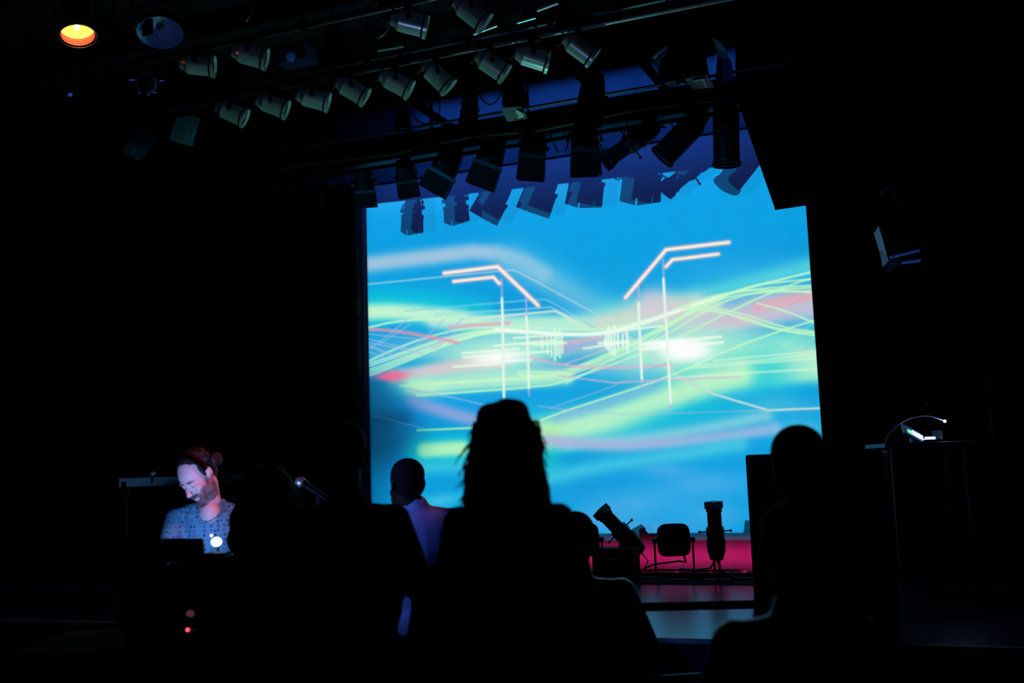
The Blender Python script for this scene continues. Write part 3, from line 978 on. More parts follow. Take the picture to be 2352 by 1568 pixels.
# lit warm lamp
def lit_can():
    c = at(177, 64, 6.0)
    hh_ = (EYE - c); hh_.z = 0; hh_.normalize()
    aim = (-UP * .90 + hh_ * .27 + _R0 * .10).normalized()
    e = empty('lit_par_lamp', c, 'switched-on can glowing orange and yellow, top left of the ceiling', 'stage light')
    M_GOLD = mat('warm_reflector', (.95, .48, .16), .55, spec=.4)
    M_RUST = mat('ribbed_red_baffle', (.55, .10, .07), .5, spec=.4, noise=(40, .5))
    R = .135
    MB().lathe(c, aim, [(.05, -.24), (.10, -.22), (R * 1.03, -.05), (R * 1.03, .075)], 28, caps=False).build('can', M_BLACKM, e, smooth=35)
    MB().lathe(c, aim, [(.02, -.14), (.07, -.125), (.105, -.08), (.122, -.02), (.126, .0)], 28, caps=False).build('reflector', M_GOLD, e, smooth=60)
    for k in range(3):
        z = .006 + .022 * k
        MB().lathe(c, aim, [(.124, z), (.131, z + .004), (.131, z + .013), (.124, z + .018)], 28, caps=False).build('baffle_ring', M_RUST, e, smooth=30)
    MB().lathe(c, aim, [(R * 1.03, .074), (R * 1.06, .078), (R * 1.06, .084), (R * .98, .086)], 28, caps=False).build('rim', mat('rim_metal', (.4, .2, .16), .4, metal=.7), e, smooth=30)
    MB().ball(c + aim * -.005, .022, 12, 8).build('bulb', mat('lit_bulb', (1, .8, .5), .5, emit=(1.0, .86, .45), es=14), e, smooth=60)
    lamp('lamp_glow', 'POINT', c + aim * .025, None, 3.4, (1.0, .62, .22), .02)
    hang(e, c - aim * .1, aim, .14, c.z + .42, 6.0, .2)
    MB().cyl((c.x, 6.0, c.z + .40), (c.x, 6.0, RZ), .02, seg=8).build('drop_tube', M_BLACKM, e)


lit_can()


def scoop(px, py, y, r, label, pz, inner=M_GREYM, aim=None):
    c = at(px, py, y)
    aim = (aim or (-UP * .93 + DN * .10)).normalized()
    e = empty('scoop_light', c, label, 'stage light', LF)
    MB().lathe(c, aim, [(r * .3, -r * .95), (r * .7, -r * .75), (r * .93, -r * .4), (r, 0)], 28, caps=False).build('bowl', M_BLACK, e, smooth=60)
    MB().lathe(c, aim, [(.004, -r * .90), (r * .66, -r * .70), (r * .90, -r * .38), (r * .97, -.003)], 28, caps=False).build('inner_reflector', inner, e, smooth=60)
    MB().lathe(c, aim, [(r * .97, -.008), (r * 1.04, -.008), (r * 1.04, .012), (r * .97, .012), (r * .97, -.008)], 28, caps=False).build('rim', M_BLACKM, e, smooth=30)
    MB().ball(c - aim * r * .4, r * .18, 12, 8).build('bulb', M_LENS, e, smooth=60)
    MB().box(c - aim * r * .35 + DN * -.0 + _R0 * -r * .55, (r * .5, .02, r * .7)).build('baffle', M_BLACK, e)
    hang(e, c - aim * r * .3, aim, r, c.z + .42, y, .2)
    MB().cyl((c.x, y, c.z + .40), (c.x, y, RZ), .02, seg=8).build('drop_tube', M_BLACKM, e)
    return e


scoop(368, 75, 6.0, .175, 'wide scoop light with a dim blue bowl, right of the glowing can', pz2, mat('scoop_blue_light', (.30, .42, .9), .7, noise=(20, .5)), -UP * .88 + TC * .36 + _R0 * .12)  # blue light inside the pale bowl is put into its colour


def ring_lamp(px, py, y, pz):
    c = at(px, py, y)
    e = empty('ring_lamp', c, 'round black lantern front with glowing blue tape tabs on both sides, under the scoop light', 'stage light', LF)
    aim = (TC * .9 - UP * .3).normalized()
    R = frame_from(aim)
    r = .095
    MB().lathe(c, aim, [(r * .6, -.22), (r * .95, -.18), (r, 0)], 20).build('can', M_BLACK, e, smooth=35)
    MB().lathe(c, aim, [(r * .85, .0), (r * 1.08, .0), (r * 1.08, .02), (r * .85, .02), (r * .85, 0)], 24, caps=False).build('front_ring', M_BLUEGREY, e, smooth=30)
    MB().lathe(c, aim, [(r * .84, .001), (r * .84, .008), (r * .4, .012)], 20).build('lens', M_LENS, e, smooth=40)
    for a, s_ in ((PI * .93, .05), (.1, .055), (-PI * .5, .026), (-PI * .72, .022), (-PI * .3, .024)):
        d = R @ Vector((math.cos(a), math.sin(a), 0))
        MB().box(c + d * r * 1.42 * (1 if s_ > .03 else .85) + aim * .01, (s_, .006, s_ * .55), R @ Matrix.Rotation(0, 3, 'X')).build('tape_tab', M_TAPE_GLOW, e)
    hang(e, c - aim * .08, aim, r, pz, y, .2)


ring_lamp(337, 190, 7.55, pz1)
b = at(160, 217, 7.0)
e = empty('junction_box', b, 'small dark junction box with a glowing blue tape patch, below the glowing can', 'electrical box')
MB().box(b + Vector((.02, .06, .03)), (.16, .1, .14)).build('case', M_BLACK, e, bevel=.006)
MB().box(b + Vector((0, .007, .0)), (.045, .004, .028)).build('tape_patch', M_TAPE_GLOW, e)
MB().cyl(b + Vector((.02, .06, .1)), (b.x + .02, b.y + .06, RZ), .012, seg=8).build('conduit', M_BLACKM, e)

# blue-grey dimmer box
c = at(681, 112, 8.9)
e = empty('dimmer_box', c, 'dim blue-grey metal box hanging among the cans, left of centre', 'electrical box')
MB().box(c, (.36, .22, .34)).build('case', M_BLUEGREY, e, bevel=.01)
MB().box(c + Vector((-.05, -.113, .03)), (.15, .006, .22)).build('door', M_BLUEGREY, e, bevel=.002)
MB().ball(c + Vector((.01, -.12, -.14)), .05, 12, 8).build('glow_spot', mat('glow_spot_blue', (.03, .06, .2), .4, emit=(.02, .10, .45), es=.12), e, smooth=60)  # soft glow spot, built as a faintly emitting dome on the box
for dx in (-.14, .14):
    MB().cyl(c + Vector((dx, 0, .16)), (c.x + dx, c.y, RZ), .01, seg=6).build('hanging_rod', M_BLACKM, e)

# bell lantern with a bright crescent behind the beam
def bell(px, py, y, label, quad, cres, s=1.0, dome=True):
    c = at(px, py, y)
    e = empty('bell_lantern', c, label, 'stage light', LF)
    aim = -UP
    MB().lathe(c, aim, [(.03 * s, -.16 * s), (.075 * s, -.13 * s), (.105 * s, -.05 * s), (.115 * s, .06 * s)], 18).build('housing', M_BLACK, e, smooth=40)
    pts = [at(a, b, y + (.12 if b > sum(q[1] for q in quad) / 4 else -.06)) for a, b in quad]
    MB().prism(pts, (0, 0, .006)).build('gel_frame', mat('dull_teal_metal', (.06, .11, .11), .5, metal=.1, noise=(30, .5)), e)
    if cres:
        P = [at(a, b, y + (.10 if b > sum(q[1] for q in quad) / 4 else -.04)) + Vector((0, 0, -.008)) for a, b in cres]
        MB().prism(P, (0, 0, .006)).build('reflector', M_PALE, e)
    top = c - aim * .16 * s
    MB().cyl(top, (c.x, c.y, pz0 + .05 if abs(y - 8.35) < .01 else RZ), .014, seg=8).build('stem', M_BLACKM, e)
    return e


bell(1182, 225, 8.35, 'black bell lantern with a bright yellow crescent in its square frame, above the beam',
     [(1150, 248), (1198, 245), (1212, 272), (1165, 280)], [(1160, 262), (1184, 266), (1186, 250), (1202, 260), (1203, 268), (1190, 273), (1170, 272)])
bell(1588, 158, 8.35, 'black bell lantern with a crumpled bright reflector, under the barn-doored floodlight',
     [(1572, 181), (1622, 171), (1642, 200), (1592, 206)], [(1590, 184), (1618, 178), (1630, 190), (1624, 199), (1606, 194), (1596, 192)], 1.25)
bell(1540, 172, 8.35, 'smaller black bell lantern left of the one with the crumpled reflector',
     [(1526, 190), (1552, 185), (1558, 196), (1530, 200)], None, .95)

# big floodlight with open barn doors
Yb = 8.35
c = at(1590, 118, Yb)
e = empty('barn_door_floodlight', c, 'large floodlight with wide open barn doors lit blue, right end of the grid', 'stage light', LF)
MB().lathe(c + Vector((0, 0, .06)), -UP, [(.06, -.2), (.14, -.16), (.19, -.02), (.19, .06)], 16, sq=4).build('housing', M_BLACK, e, smooth=30)
M_DOORB = mat('door_lit_blue', (.45, .75, .95), .4, metal=.3, noise=(14, .4))  # blue light on the brighter doors put into their colour
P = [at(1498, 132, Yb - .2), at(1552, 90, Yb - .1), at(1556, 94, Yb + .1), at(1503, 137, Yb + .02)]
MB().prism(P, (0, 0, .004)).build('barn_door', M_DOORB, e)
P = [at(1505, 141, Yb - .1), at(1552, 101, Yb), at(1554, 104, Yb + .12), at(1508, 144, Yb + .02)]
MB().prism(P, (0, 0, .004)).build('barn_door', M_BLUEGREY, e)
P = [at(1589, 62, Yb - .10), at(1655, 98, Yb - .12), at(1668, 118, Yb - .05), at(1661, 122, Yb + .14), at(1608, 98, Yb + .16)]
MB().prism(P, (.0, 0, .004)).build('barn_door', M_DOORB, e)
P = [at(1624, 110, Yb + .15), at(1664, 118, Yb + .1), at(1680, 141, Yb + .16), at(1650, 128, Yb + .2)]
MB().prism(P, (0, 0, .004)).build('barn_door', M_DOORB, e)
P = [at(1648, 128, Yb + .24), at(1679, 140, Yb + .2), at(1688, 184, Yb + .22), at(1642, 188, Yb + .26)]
MB().prism(P, (.0, .004, 0)).build('barn_door', mat('door_dim_lit_blue', (.12, .25, .6), .5, noise=(14, .4)), e)  # dimmer light on this door put into a deeper blue
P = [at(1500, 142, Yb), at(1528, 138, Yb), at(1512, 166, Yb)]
MB().prism(P, (.0, .004, 0)).build('barn_door', mat('door_dim_lit_blue', (.12, .25, .6), .5, noise=(14, .4)), e)
hang(e, c + Vector((0, 0, .08)), -UP + Vector((.2, 0, 0)), .19, pz0 + .30, Yb, .2)
MB().cyl((c.x, Yb, pz0 + .3), (c.x, Yb, RZ), .02, seg=8).build('drop_tube', M_BLACKM, e)

# dark bulky lanterns at the top that only show as shapes
par(at(905, 12, 7.0), TC * .8 - UP * .4 + _R0 * .3, pz2, 6.9, 'round black can front facing the camera, top edge left of the centre can', 1.5, body=M_BLACK, name='par_lantern', ln=.26)
par(at(1322, 70, 8.35), _R0 * .5 - UP * .8, pz0 + .05, 8.35, 'bulky black lantern above the short green-lit can', 1.5, body=M_BLACK, name='par_lantern', ln=.3)
fresnel(at(770, 95, 8.35), inplane(20, .2), pz0 + .05, 8.35, 'black fresnel lost in the dark above the green-lit cans, right of the dimmer box', 1.0, up=DN)
fresnel(at(1080, 245, 8.35), inplane(-8, .1), pz0 + .05, 8.35, 'small black fresnel silhouette against the blue wall, left of the bell lantern', .7, up=DN)
fresnel(at(926, 282, 8.35), inplane(0, .1), pz0 + .05, 8.35, 'small black fresnel silhouette against the blue wall, above the left of the beam', .66, up=DN, doors=False)
fresnel(at(1360, 215, 8.35), inplane(-10, .1), pz0 + .05, 8.35, 'black fresnel silhouette against the blue wall, right of the bright crescent', 1.05, up=DN)

# hanging cable loops
for k, (a, b_, sg, y, lb) in enumerate([
        ((812, 0), (915, 8), .30, 7.0, 'thin cable loop hanging at the top edge, left of the round can front'),
        ((1045, 55), (1098, 62), .22, 7.6, 'thin cable loop below the centre can'),
        ((1100, 215), (1155, 205), .12, 8.3, 'short cable loop against the blue wall, left of the bell lantern'),
        ((932, 240), (1010, 262), .14, 8.6, 'drooping cable against the blue wall, above the left of the beam'),
        ((1265, 308), (1312, 300), .20, YP, 'cable loop right of the square-doored fresnel'),
        ((1362, 300), (1440, 288), .22, YP, 'wide cable loop between the broad fresnel and the flat profile spotlight'),
        ((540, 12), (580, 18), .14, 7.2, 'small bright cable loop at the top edge above the taped lamp'),
        ((1005, 345), (1010, 342), .18, YP, 'thin cable hanging between two tilted fresnels')]):
    A, B = at(*a, y), at(*b_, y)
    pts = []
    for i in range(17):
        t = i / 16
        pts.append(A.lerp(B, t) + Vector((0, 0, -sg * (1 - (2 * t - 1) ** 2))))
    pts = [Vector((pts[0].x, pts[0].y, RZ))] + pts + [Vector((pts[-1].x, pts[-1].y, RZ))]
    if k in (4, 5, 7):
        pts = [pts[1] + Vector((0, 0, .12))] + pts[1:-1] + [pts[-2] + Vector((0, 0, .12))]
    tag(MB().tube(pts, .007, 6).build('hanging_cable', M_CABLE if k > 1 and k != 6 else M_STEEL, smooth=60), lb, 'cable')

# broken glints on the pipes, built as separate short bright tubes
for a, b_, y, lb in (((868, 116), (926, 106), 7.9, 'short bright tube standing for a pipe glint left of the centre can, near the ceiling'),
                     ((1088, 78), (1142, 58), 7.3, 'short bright tube standing for a pipe glint right of the centre can'),
                     ((1188, 52), (1230, 40), 7.3, 'short bright tube standing for a pipe glint above the dim teal can'),
                     ((1234, 24), (1282, 6), 6.9, 'bright tube standing for a pipe glint at the top edge, right of centre')):
    A, B = at(*a, y), at(*b_, y)
    e = empty('pipe_glint_tube', (A + B) / 2, lb, 'pipe')
    MB().cyl(A, B, .013, seg=10).build('tube', M_ALU, e, smooth=40)
    mdl = (A + B) / 2
    MB().cyl(mdl, (mdl.x, mdl.y, RZ), .006, seg=6).build('hanger', M_BLACKM, e)

# faint wall fittings at the left above the drape
for px, y0, y1, lb in ((735, 434, 475, 'thin vertical metal strip glinting left of the screen'), (672, 455, 482, 'dimmer vertical metal strip, left of the glinting one')):
    A, B = at(px, y0, 9.42), at(px + 4, y1, 9.42)
    e = empty('metal_strip', B, lb, 'metal strip')
    MB().box((A + B) / 2, (.022, .01, (A - B).length)).build('strip', M_GREYM if px > 700 else M_BLUEGREY, e)
    MB().box((A + B) / 2 + Vector((0, .05, 0)), (.06, .06, (A - B).length + .12)).build('backing_bar', M_BLACK, e)
    MB().cyl((A + B) / 2 + Vector((0, .05, 0)), ((A + B) / 2).xy.to_3d() + Vector((0, .05, RZ)), .01, seg=6).build('hanging_rod', M_BLACKM, e)

# lantern on the right-hand boom
Yr = 8.6
c = at(2060, 560, Yr)
e = empty('boom_lantern', c, 'side lantern at the far right with one upright lit blade and two blue-lit bracket tubes', 'stage light')
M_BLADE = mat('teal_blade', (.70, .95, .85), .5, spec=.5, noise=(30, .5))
MB().prism([at(2018, 519, Yr + .1), at(2030, 560, Yr + .02), at(2040, 598, Yr - .02), at(2028, 613, Yr), at(2019, 575, Yr + .08), at(2007, 536, Yr + .16)], (.004, 0, 0)).build('barn_door', M_BLADE, e)
MB().prism([at(2022, 575, Yr - .005), at(2030, 578, Yr - .02), at(2038, 598, Yr - .04), at(2028, 611, Yr - .01)], (-.005, 0, 0)).build('reflector', M_PALE, e)  # bright lower part of the blade, laid on as a pale patch
MB().prism([at(2034, 600, Yr), at(2066, 588, Yr + .12), at(2073, 605, Yr + .1), at(2038, 626, Yr - .05)], (.0, 0, .004)).build('barn_door', M_BLADE, e)
for a, b_ in (((2052, 589), (2112, 574)), ((2072, 603), (2115, 597))):
    MB().cyl(at(*a, Yr), at(*b_, Yr), .014, seg=12).build('bracket_tube', mat('blue_lit_tube', (.25, .45, 1.0), .5), e, smooth=40)  # blue light on the steel tubes put into their colour
MB().ball(at(2047, 590, Yr), .014, 10, 7).build('bolt', mat('blue_lit_tube', (0, 0, 0)), e)
MB().lathe(at(2068, 560, Yr + .15), Vector((-.9, 0, -.3)), [(.06, -.14), (.10, -.1), (.12, .02), (.13, .08)], 14, sq=3).build('housing', M_BLACK, e, smooth=35)
MB().prism([at(2017, 434, Yr), at(2048, 429, Yr + .05), at(2026, 447, Yr - .05)], (0, 0, .004)).build('upper_blade', M_BLADE, e)
MB().lathe(at(2085, 440, Yr + .1), Vector((-.9, 0, -.3)), [(.05, -.1), (.09, -.06), (.11, .1)], 14, sq=3).build('upper_housing', M_BLACK, e, smooth=35)
bx = at(2245, 560, Yr + .1)
MB().cyl((bx.x, bx.y, STZ), (bx.x, bx.y, RZ), .024, seg=12).build('boom_pole', M_BLACK, e, smooth=40)
for q in ((2112, 585), (2110, 440)):
    p = at(*q, Yr + .1)
    MB().cyl(p, (bx.x, bx.y, p.z), .016, seg=8).build('boom_clamp', M_BLACKM, e)

# ------------------------------------------------------------------ on the stage floor
runner = MB().box((-3.3, 9.25, STZ + .004), (5.6, .78, .008)).build('floor_runner', M_DRAPE)
tag(runner, 'black cloth runner lying along the foot of the screen', 'floor cloth')
e = empty('floor_batten', (-3.3, 9.22, STZ + .008), 'low black lighting batten on the runner throwing red on the foot of the screen', 'stage light')
MB().box((-3.3, 9.22, STZ + .038), (4.2, .07, .05)).build('body', M_BLACK, e, bevel=.006)
for i in range(14):
    MB().cyl((-5.25 + i * .3, 9.245, STZ + .055), (-5.25 + i * .3, 9.262, STZ + .062), .018, seg=10).build('lens', mat('red_lens', (.3, .02, .04), .3, emit=(1, .02, .12), es=.25), e)


def led_par(px, py, y, label, s=1.0):
    c = at(px, py, y)
    e = empty('led_floor_light', (c.x, c.y, STZ + .008), label, 'stage light', 'square LED lights standing on the stage')
    aim = (TC + UP * .12).normalized()
    r = .14 * s
    MB().lathe(c, aim, [(r * .80, -.07), (r * .98, -.05), (r, .04), (r * .95, .05)], 32, sq=4.2).build('housing', M_BLACK, e, smooth=35)
    R = frame_from(aim)
    for i in range(4):
        for j in range(3):
            d = R @ Vector(((j - 1) * .075 + (.018 if i % 2 else -.018), (i - 1.5) * .052, 0)) * s
            MB().lathe(c + d + aim * .045, aim, [(.019 * s, 0), (.021 * s, .01), (.012 * s, .014)], 10).build('led_cell', M_PLAST, e, smooth=50)
    u = R @ Vector((1, 0, 0))
    if abs(u.z) > .5: u = R @ Vector((0, 1, 0))
    br = MB()
    b0, b1 = c + u * (r + .025), c - u * (r + .025)
    zf = STZ + .02
    f0 = Vector((b0.x, b0.y, zf)); f1 = Vector((b1.x, b1.y, zf))
    MB().tube([b0, f0.lerp(b0, .25), f0 - u * .03, f1 + u * .03, f1.lerp(b1, .25), b1], .010, 6).build('floor_bracket', M_BLACKM, e, smooth=50)
    for s_, q in ((1, b0), (-1, b1)):
        MB().cyl(q - u * s_ * .03, q + u * s_ * .018, .022, seg=12).build('tilt_knob', M_BLACKM, e, smooth=40)
    return e


led_par(1547, 1240, 9.0, 'square-faced LED light standing in the open between the two floor spotlights')
led_par(1338, 1240, 9.0, 'square-faced LED light half hidden behind the long-haired listener', 1.05)
E1, E2 = at(1378, 1172, 9.12), at(1472, 1268, 9.2)


def floor_spot(p_lens, p_back, label, s, up):
    ax = (p_lens - p_back).normalized()
    c = p_back + ax * .31 * s
    e = ellipsoidal(c, ax, label, s, up=up, floor=True)
    e['group'] = 'profile spotlights standing on the stage floor'
    # floor stand: two legs to a base plate
    u = DN
    base = Vector((c.x, c.y, STZ + .02))
    for s_ in (-1, 1):
        MB().tube([c + u * s_ * .10, Vector((c.x, c.y, STZ + .05)) + u * s_ * .12, base], .010, 6).build('yoke_leg', M_BLACKM, e, smooth=50)
    MB().box(base - Vector((0, 0, .004)), (.22, .22, .014)).build('base_plate', M_BLACKM, e, bevel=.003)
    MB().tube([p_back, p_back - ax * .05 + Vector((.02, 0, -.03)), base + Vector((.16, 0, .01)), base + Vector((.4, .05, .0))], .007, 6).build('power_cable', M_CABLE, e, smooth=60)
    return e


floor_spot(at(1383, 1176, 9.1), at(1474, 1270, 9.15), 'black profile spotlight on the stage floor leaning to the left, green glint on its nose', .86, DN)
floor_spot(at(1639, 1160, 9.12), at(1647, 1288, 9.15), 'black profile spotlight on the stage floor pointing straight up, beside the speaker stack', .82, DN)
p = at(1416, 1300, 8.95)
e = empty('flight_case', (p.x, 8.95, STZ + .008), 'low black flight case on the stage floor under the leaning spotlight', 'case')
zt = at(1416, 1259, 8.8).z
MB().box((p.x, 8.95, (STZ + .008 + zt - .03) / 2), (.36, .26, zt - STZ - .04)).build('body', M_BLACK, e, bevel=.008)
MB().box((p.x, 8.95, zt - .02), (.37, .27, .03)).build('lid', M_BLACK, e, bevel=.008)
MB().tube([(p.x - .05, 8.815, zt - .08), (p.x - .04, 8.80, zt - .09), (p.x + .04, 8.80, zt - .09), (p.x + .05, 8.815, zt - .08)], .006, 6).build('handle', M_STEEL, e)
for k, (pts, lb) in enumerate([
        ([(1478, 1306), (1500, 1296), (1530, 1292), (1560, 1288), (1575, 1290), (1572, 1276)], 'black cable snaking from the centre LED light along the runner'),
        ([(1440, 1312), (1520, 1308), (1600, 1311), (1700, 1309)], 'long black cable lying along the runner'),
        ([(1640, 1290), (1632, 1304), (1600, 1309), (1560, 1306)], 'black cable curling down from the upright floor spotlight')]):
    W_ = []
    for i, q in enumerate(pts):
        w = at(q[0], q[1], 9.0)
        w.z = max(w.z, STZ + .018)
        W_.append(w)
    Q = []
    for a, b_ in zip(W_[:-1], W_[1:]):
        for t in (0, .33, .66):
            Q.append(a.lerp(b_, t) + Vector((0, .012 * math.sin(len(Q) * 1.7), 0)))
    Q.append(W_[-1])
    tag(MB().tube(Q, .009, 6).build('floor_cable', M_CABLE, smooth=60), lb, 'cable')

# speaker stack in front of the stage, right
yS = 5.85
xl = at(1719, 1200, yS).x
zt = at(1800, 1041, yS).z
e = empty('speaker_stack', (xl + .33, yS + .28, 0), 'tall black loudspeaker on its sub, standing before the stage at the right', 'speaker')
MB().box((xl + .36, yS + .30, .42), (.72, .56, .84)).build('subwoofer', M_BLACK, e, bevel=.012)
MB().box((xl + .36, yS + .30, (.845 + zt) / 2), (.72, .56, zt - .845)).build('cabinet', M_BLACK, e, bevel=.014)
MB().box((xl + .36, yS + .012, (.845 + zt) / 2), (.64, .012, zt - .92)).build('grille', mat('grille_cloth', (0, 0, 0)), e, bevel=.004)
MB().box((xl + .36, yS + .012, .42), (.64, .012, .74)).build('sub_grille', mat('grille_cloth', (0, 0, 0)), e, bevel=.004)

# crowd rail
ra, rb = av(1290, 1398, 4.45), av(1800, 1386, 4.6)
e = empty('crowd_rail', ((ra.x + rb.x) / 2, (ra.y + rb.y) / 2, 0), 'black waist-high crowd rail running across before the stage', 'railing')
MB().cyl(ra, rb, .019, seg=14).build('top_rail', M_BLACK, e, smooth=40)
d = rb - ra
mz = av(1560, 1552, 4.5).z
MB().cyl((ra.x, ra.y, mz), (rb.x, rb.y, mz), .010, seg=10).build('middle_rail', M_STEEL, e, smooth=40)
for t in (.03, .97):
    q = ra + d * t
    MB().cyl(q, (q.x, q.y, .01), .019, seg=12).build('post', M_BLACK, e, smooth=40)
    MB().cyl((q.x, q.y, 0), (q.x, q.y, .014), .09, seg=16).build('foot_plate', M_BLACK, e, smooth=40)

# control desk at the right of the stage
zv = 8.0
t0 = av(2024, 1018, zv); t1 = av(2200, 1024, zv)
zt = t0.z
e = empty('control_table', ((t0.x + t1.x) / 2, (t0.y + t1.y) / 2, STZ), 'high dark table at the right carrying the lit control gear', 'table')
RY = Matrix.Rotation(YAW, 3, 'Z')
L_ = (t1 - t0).length
cx = (t0 + t1) / 2
MB().box((cx.x, cx.y, zt - .02) , (L_ + .1, .45, .03), RY).build('table_top', mat('desk_blue_grey', (.10, .13, .16), .5, spec=.4, noise=(20, .3)), e, bevel=.004)
for sx in (-1, 1):
    for sy in (-1, 1):
        q = RY @ Vector((sx * (L_ / 2 - .02), sy * .18, 0))
        MB().cyl((cx.x + q.x, cx.y + q.y, STZ), (cx.x + q.x, cx.y + q.y, zt - .03), .018, seg=8).build('leg', M_BLACKM, e)
TOPZ = zt - .005


def put(px, py, zz=zv):
    return av(px, py, zz)


# tilted pad controller
a, b_ = put(2073, 984), put(2117, 1008)
e = empty('pad_controller', (b_.x, b_.y, TOPZ), 'small tilted controller with white lit buttons and a green display on the control table', 'controller')
ax = (b_ - a).normalized(); nrm = ax.cross(DN).normalized()
if nrm.z < 0: nrm = -nrm
nrm = (nrm + TC * .62).normalized(); nrm = (nrm - ax * nrm.dot(ax)).normalized()
Rm = Matrix((ax, nrm.cross(ax), nrm)).transposed()
DNc = nrm.cross(ax)
MB().box((a + b_) / 2, ((b_ - a).length, .15, .022), Rm).build('case', mat('controller_case', (.12, .2, .3), .5), e, bevel=.004)
MB().box(a.lerp(b_, .30) - DNc * .02 + nrm * .013, (.032, .05, .006), Rm).build('display', mat('green_display', (.2, .6, .3), .5, emit=(.25, 1.0, .40), es=1.0), e)
M_BTN = mat('lit_button', (.8, .82, .9), .5, emit=(.66, .74, 1.0), es=1.1)
for i in range(4):
    for j in range(2):
        MB().ball(a.lerp(b_, .50 + .15 * i) + DNc * (.045 * j - .03) + nrm * .014, (.014, .017, .008), 10, 6, Rm).build('button', M_BTN, e, smooth=60)
q = (a + b_) / 2
MB().cyl((q.x, q.y, TOPZ), q - nrm * .01, .014, seg=8).build('stand', M_BLACKM, e)
MB().cyl((b_.x, b_.y, TOPZ), b_ - nrm * .01, .01, seg=8).build('stand', M_BLACKM, e)
# knob box
q = put(2141, 1015)
e = empty('mixer', (q.x, q.y, TOPZ), 'little mixer with four glowing white knobs beside the tilted controller', 'mixer')
MB().box((q.x, q.y, TOPZ + .011), (.17, .16, .02), RY).build('case', M_PLAST, e, bevel=.003)
for (px, py) in ((2128, 1011), (2131, 1015), (2137, 1014), (2146, 1020)):
    k = put(px, py)
    MB().lathe((k.x, k.y - .03, TOPZ + .02), UP, [(.014, 0), (.013, .02), (.009, .023)], 12).build('knob', M_BTN, e, smooth=40)
q = put(2096, 1013)
e = empty('power_adapter', (q.x, q.y, TOPZ), 'small white upright block on the control table under the controller', 'adapter')
MB().box((q.x, q.y - .05, TOPZ + .022), (.03, .03, .042), RY).build('block', mat('lit_white_plastic', (.75, .78, .85), .5), e, bevel=.004)
MB().tube([(q.x, q.y - .05, TOPZ + .042), (q.x - .01, q.y - .05, TOPZ + .052), (q.x - .05, q.y - .02, TOPZ + .03), (q.x - .06, q.y, TOPZ + .004)], .003, 6).build('lead', M_CABLE, e)
q = put(2172, 1000)
e = empty('rack_unit', (q.x, q.y, TOPZ), 'dark box lit blue from above at the right end of the control table', 'electrical box')
hh = put(2172, 990).z
MB().box((q.x, q.y, (TOPZ + hh) / 2), (.13, .2, hh - TOPZ), RY).build('case', M_PLAST, e, bevel=.003)
MB().box((q.x, q.y, hh + .003), (.138, .21, .006), RY).build('lid', M_BLUEGREY, e)
# gooseneck lamp
pts = [put(2034, 1012), put(2040, 1000), put(2052, 986), put(2068, 972), (put(2088, 961)), put(2108, 956), put(2130, 954), put(2150, 959), put(2168, 966)]
e = empty('gooseneck_lamp', (pts[0].x, pts[0].y, TOPZ), 'thin gooseneck lamp arching over the control table, white tip lit', 'lamp')
Q = pts
for _k in range(2):
    Q2 = [Q[0]]
    for a, b_ in zip(Q[:-1], Q[1:]):
        Q2 += [a.lerp(b_, .25), a.lerp(b_, .75)]
    Q = Q2 + [Q[-1]]
MB().tube([Vector((pts[0].x, pts[0].y, TOPZ))] + Q, .004, 6).build('neck', mat('lit_chrome', (.55, .6, .7), .3, metal=.9), e, smooth=60)
MB().cyl((pts[0].x, pts[0].y, TOPZ), (pts[0].x, pts[0].y, TOPZ + .01), .025, seg=14).build('base', M_BLACKM, e)
tip = put(2170, 967)
MB().ball(tip, .011, 12, 8).build('bulb', mat('lit_led', (.9, .9, 1), .5, emit=(.65, .75, 1), es=12), e, smooth=60)
lamp('lamp_glow', 'POINT', tip + Vector((0, -.02, -.02)) - DN * .03, None, 1.8, (.30, .45, 1.0), .01)
# microphone stand behind the table
q = put(2129, 926, 8.7)
e = empty('microphone_stand', (q.x, q.y, STZ), 'thin upright microphone stand behind the control table', 'microphone stand')
MB().cyl((q.x, q.y, STZ), q, .007, seg=8).build('pole', M_BLACKM, e, smooth=40)
MB().ball(q, .016, 10, 8).build('tip', M_BLUEGREY, e, smooth=60)
MB().cyl((q.x, q.y, STZ), (q.x, q.y, STZ + .02), .12, seg=18).build('base', M_BLACKM, e, smooth=40)

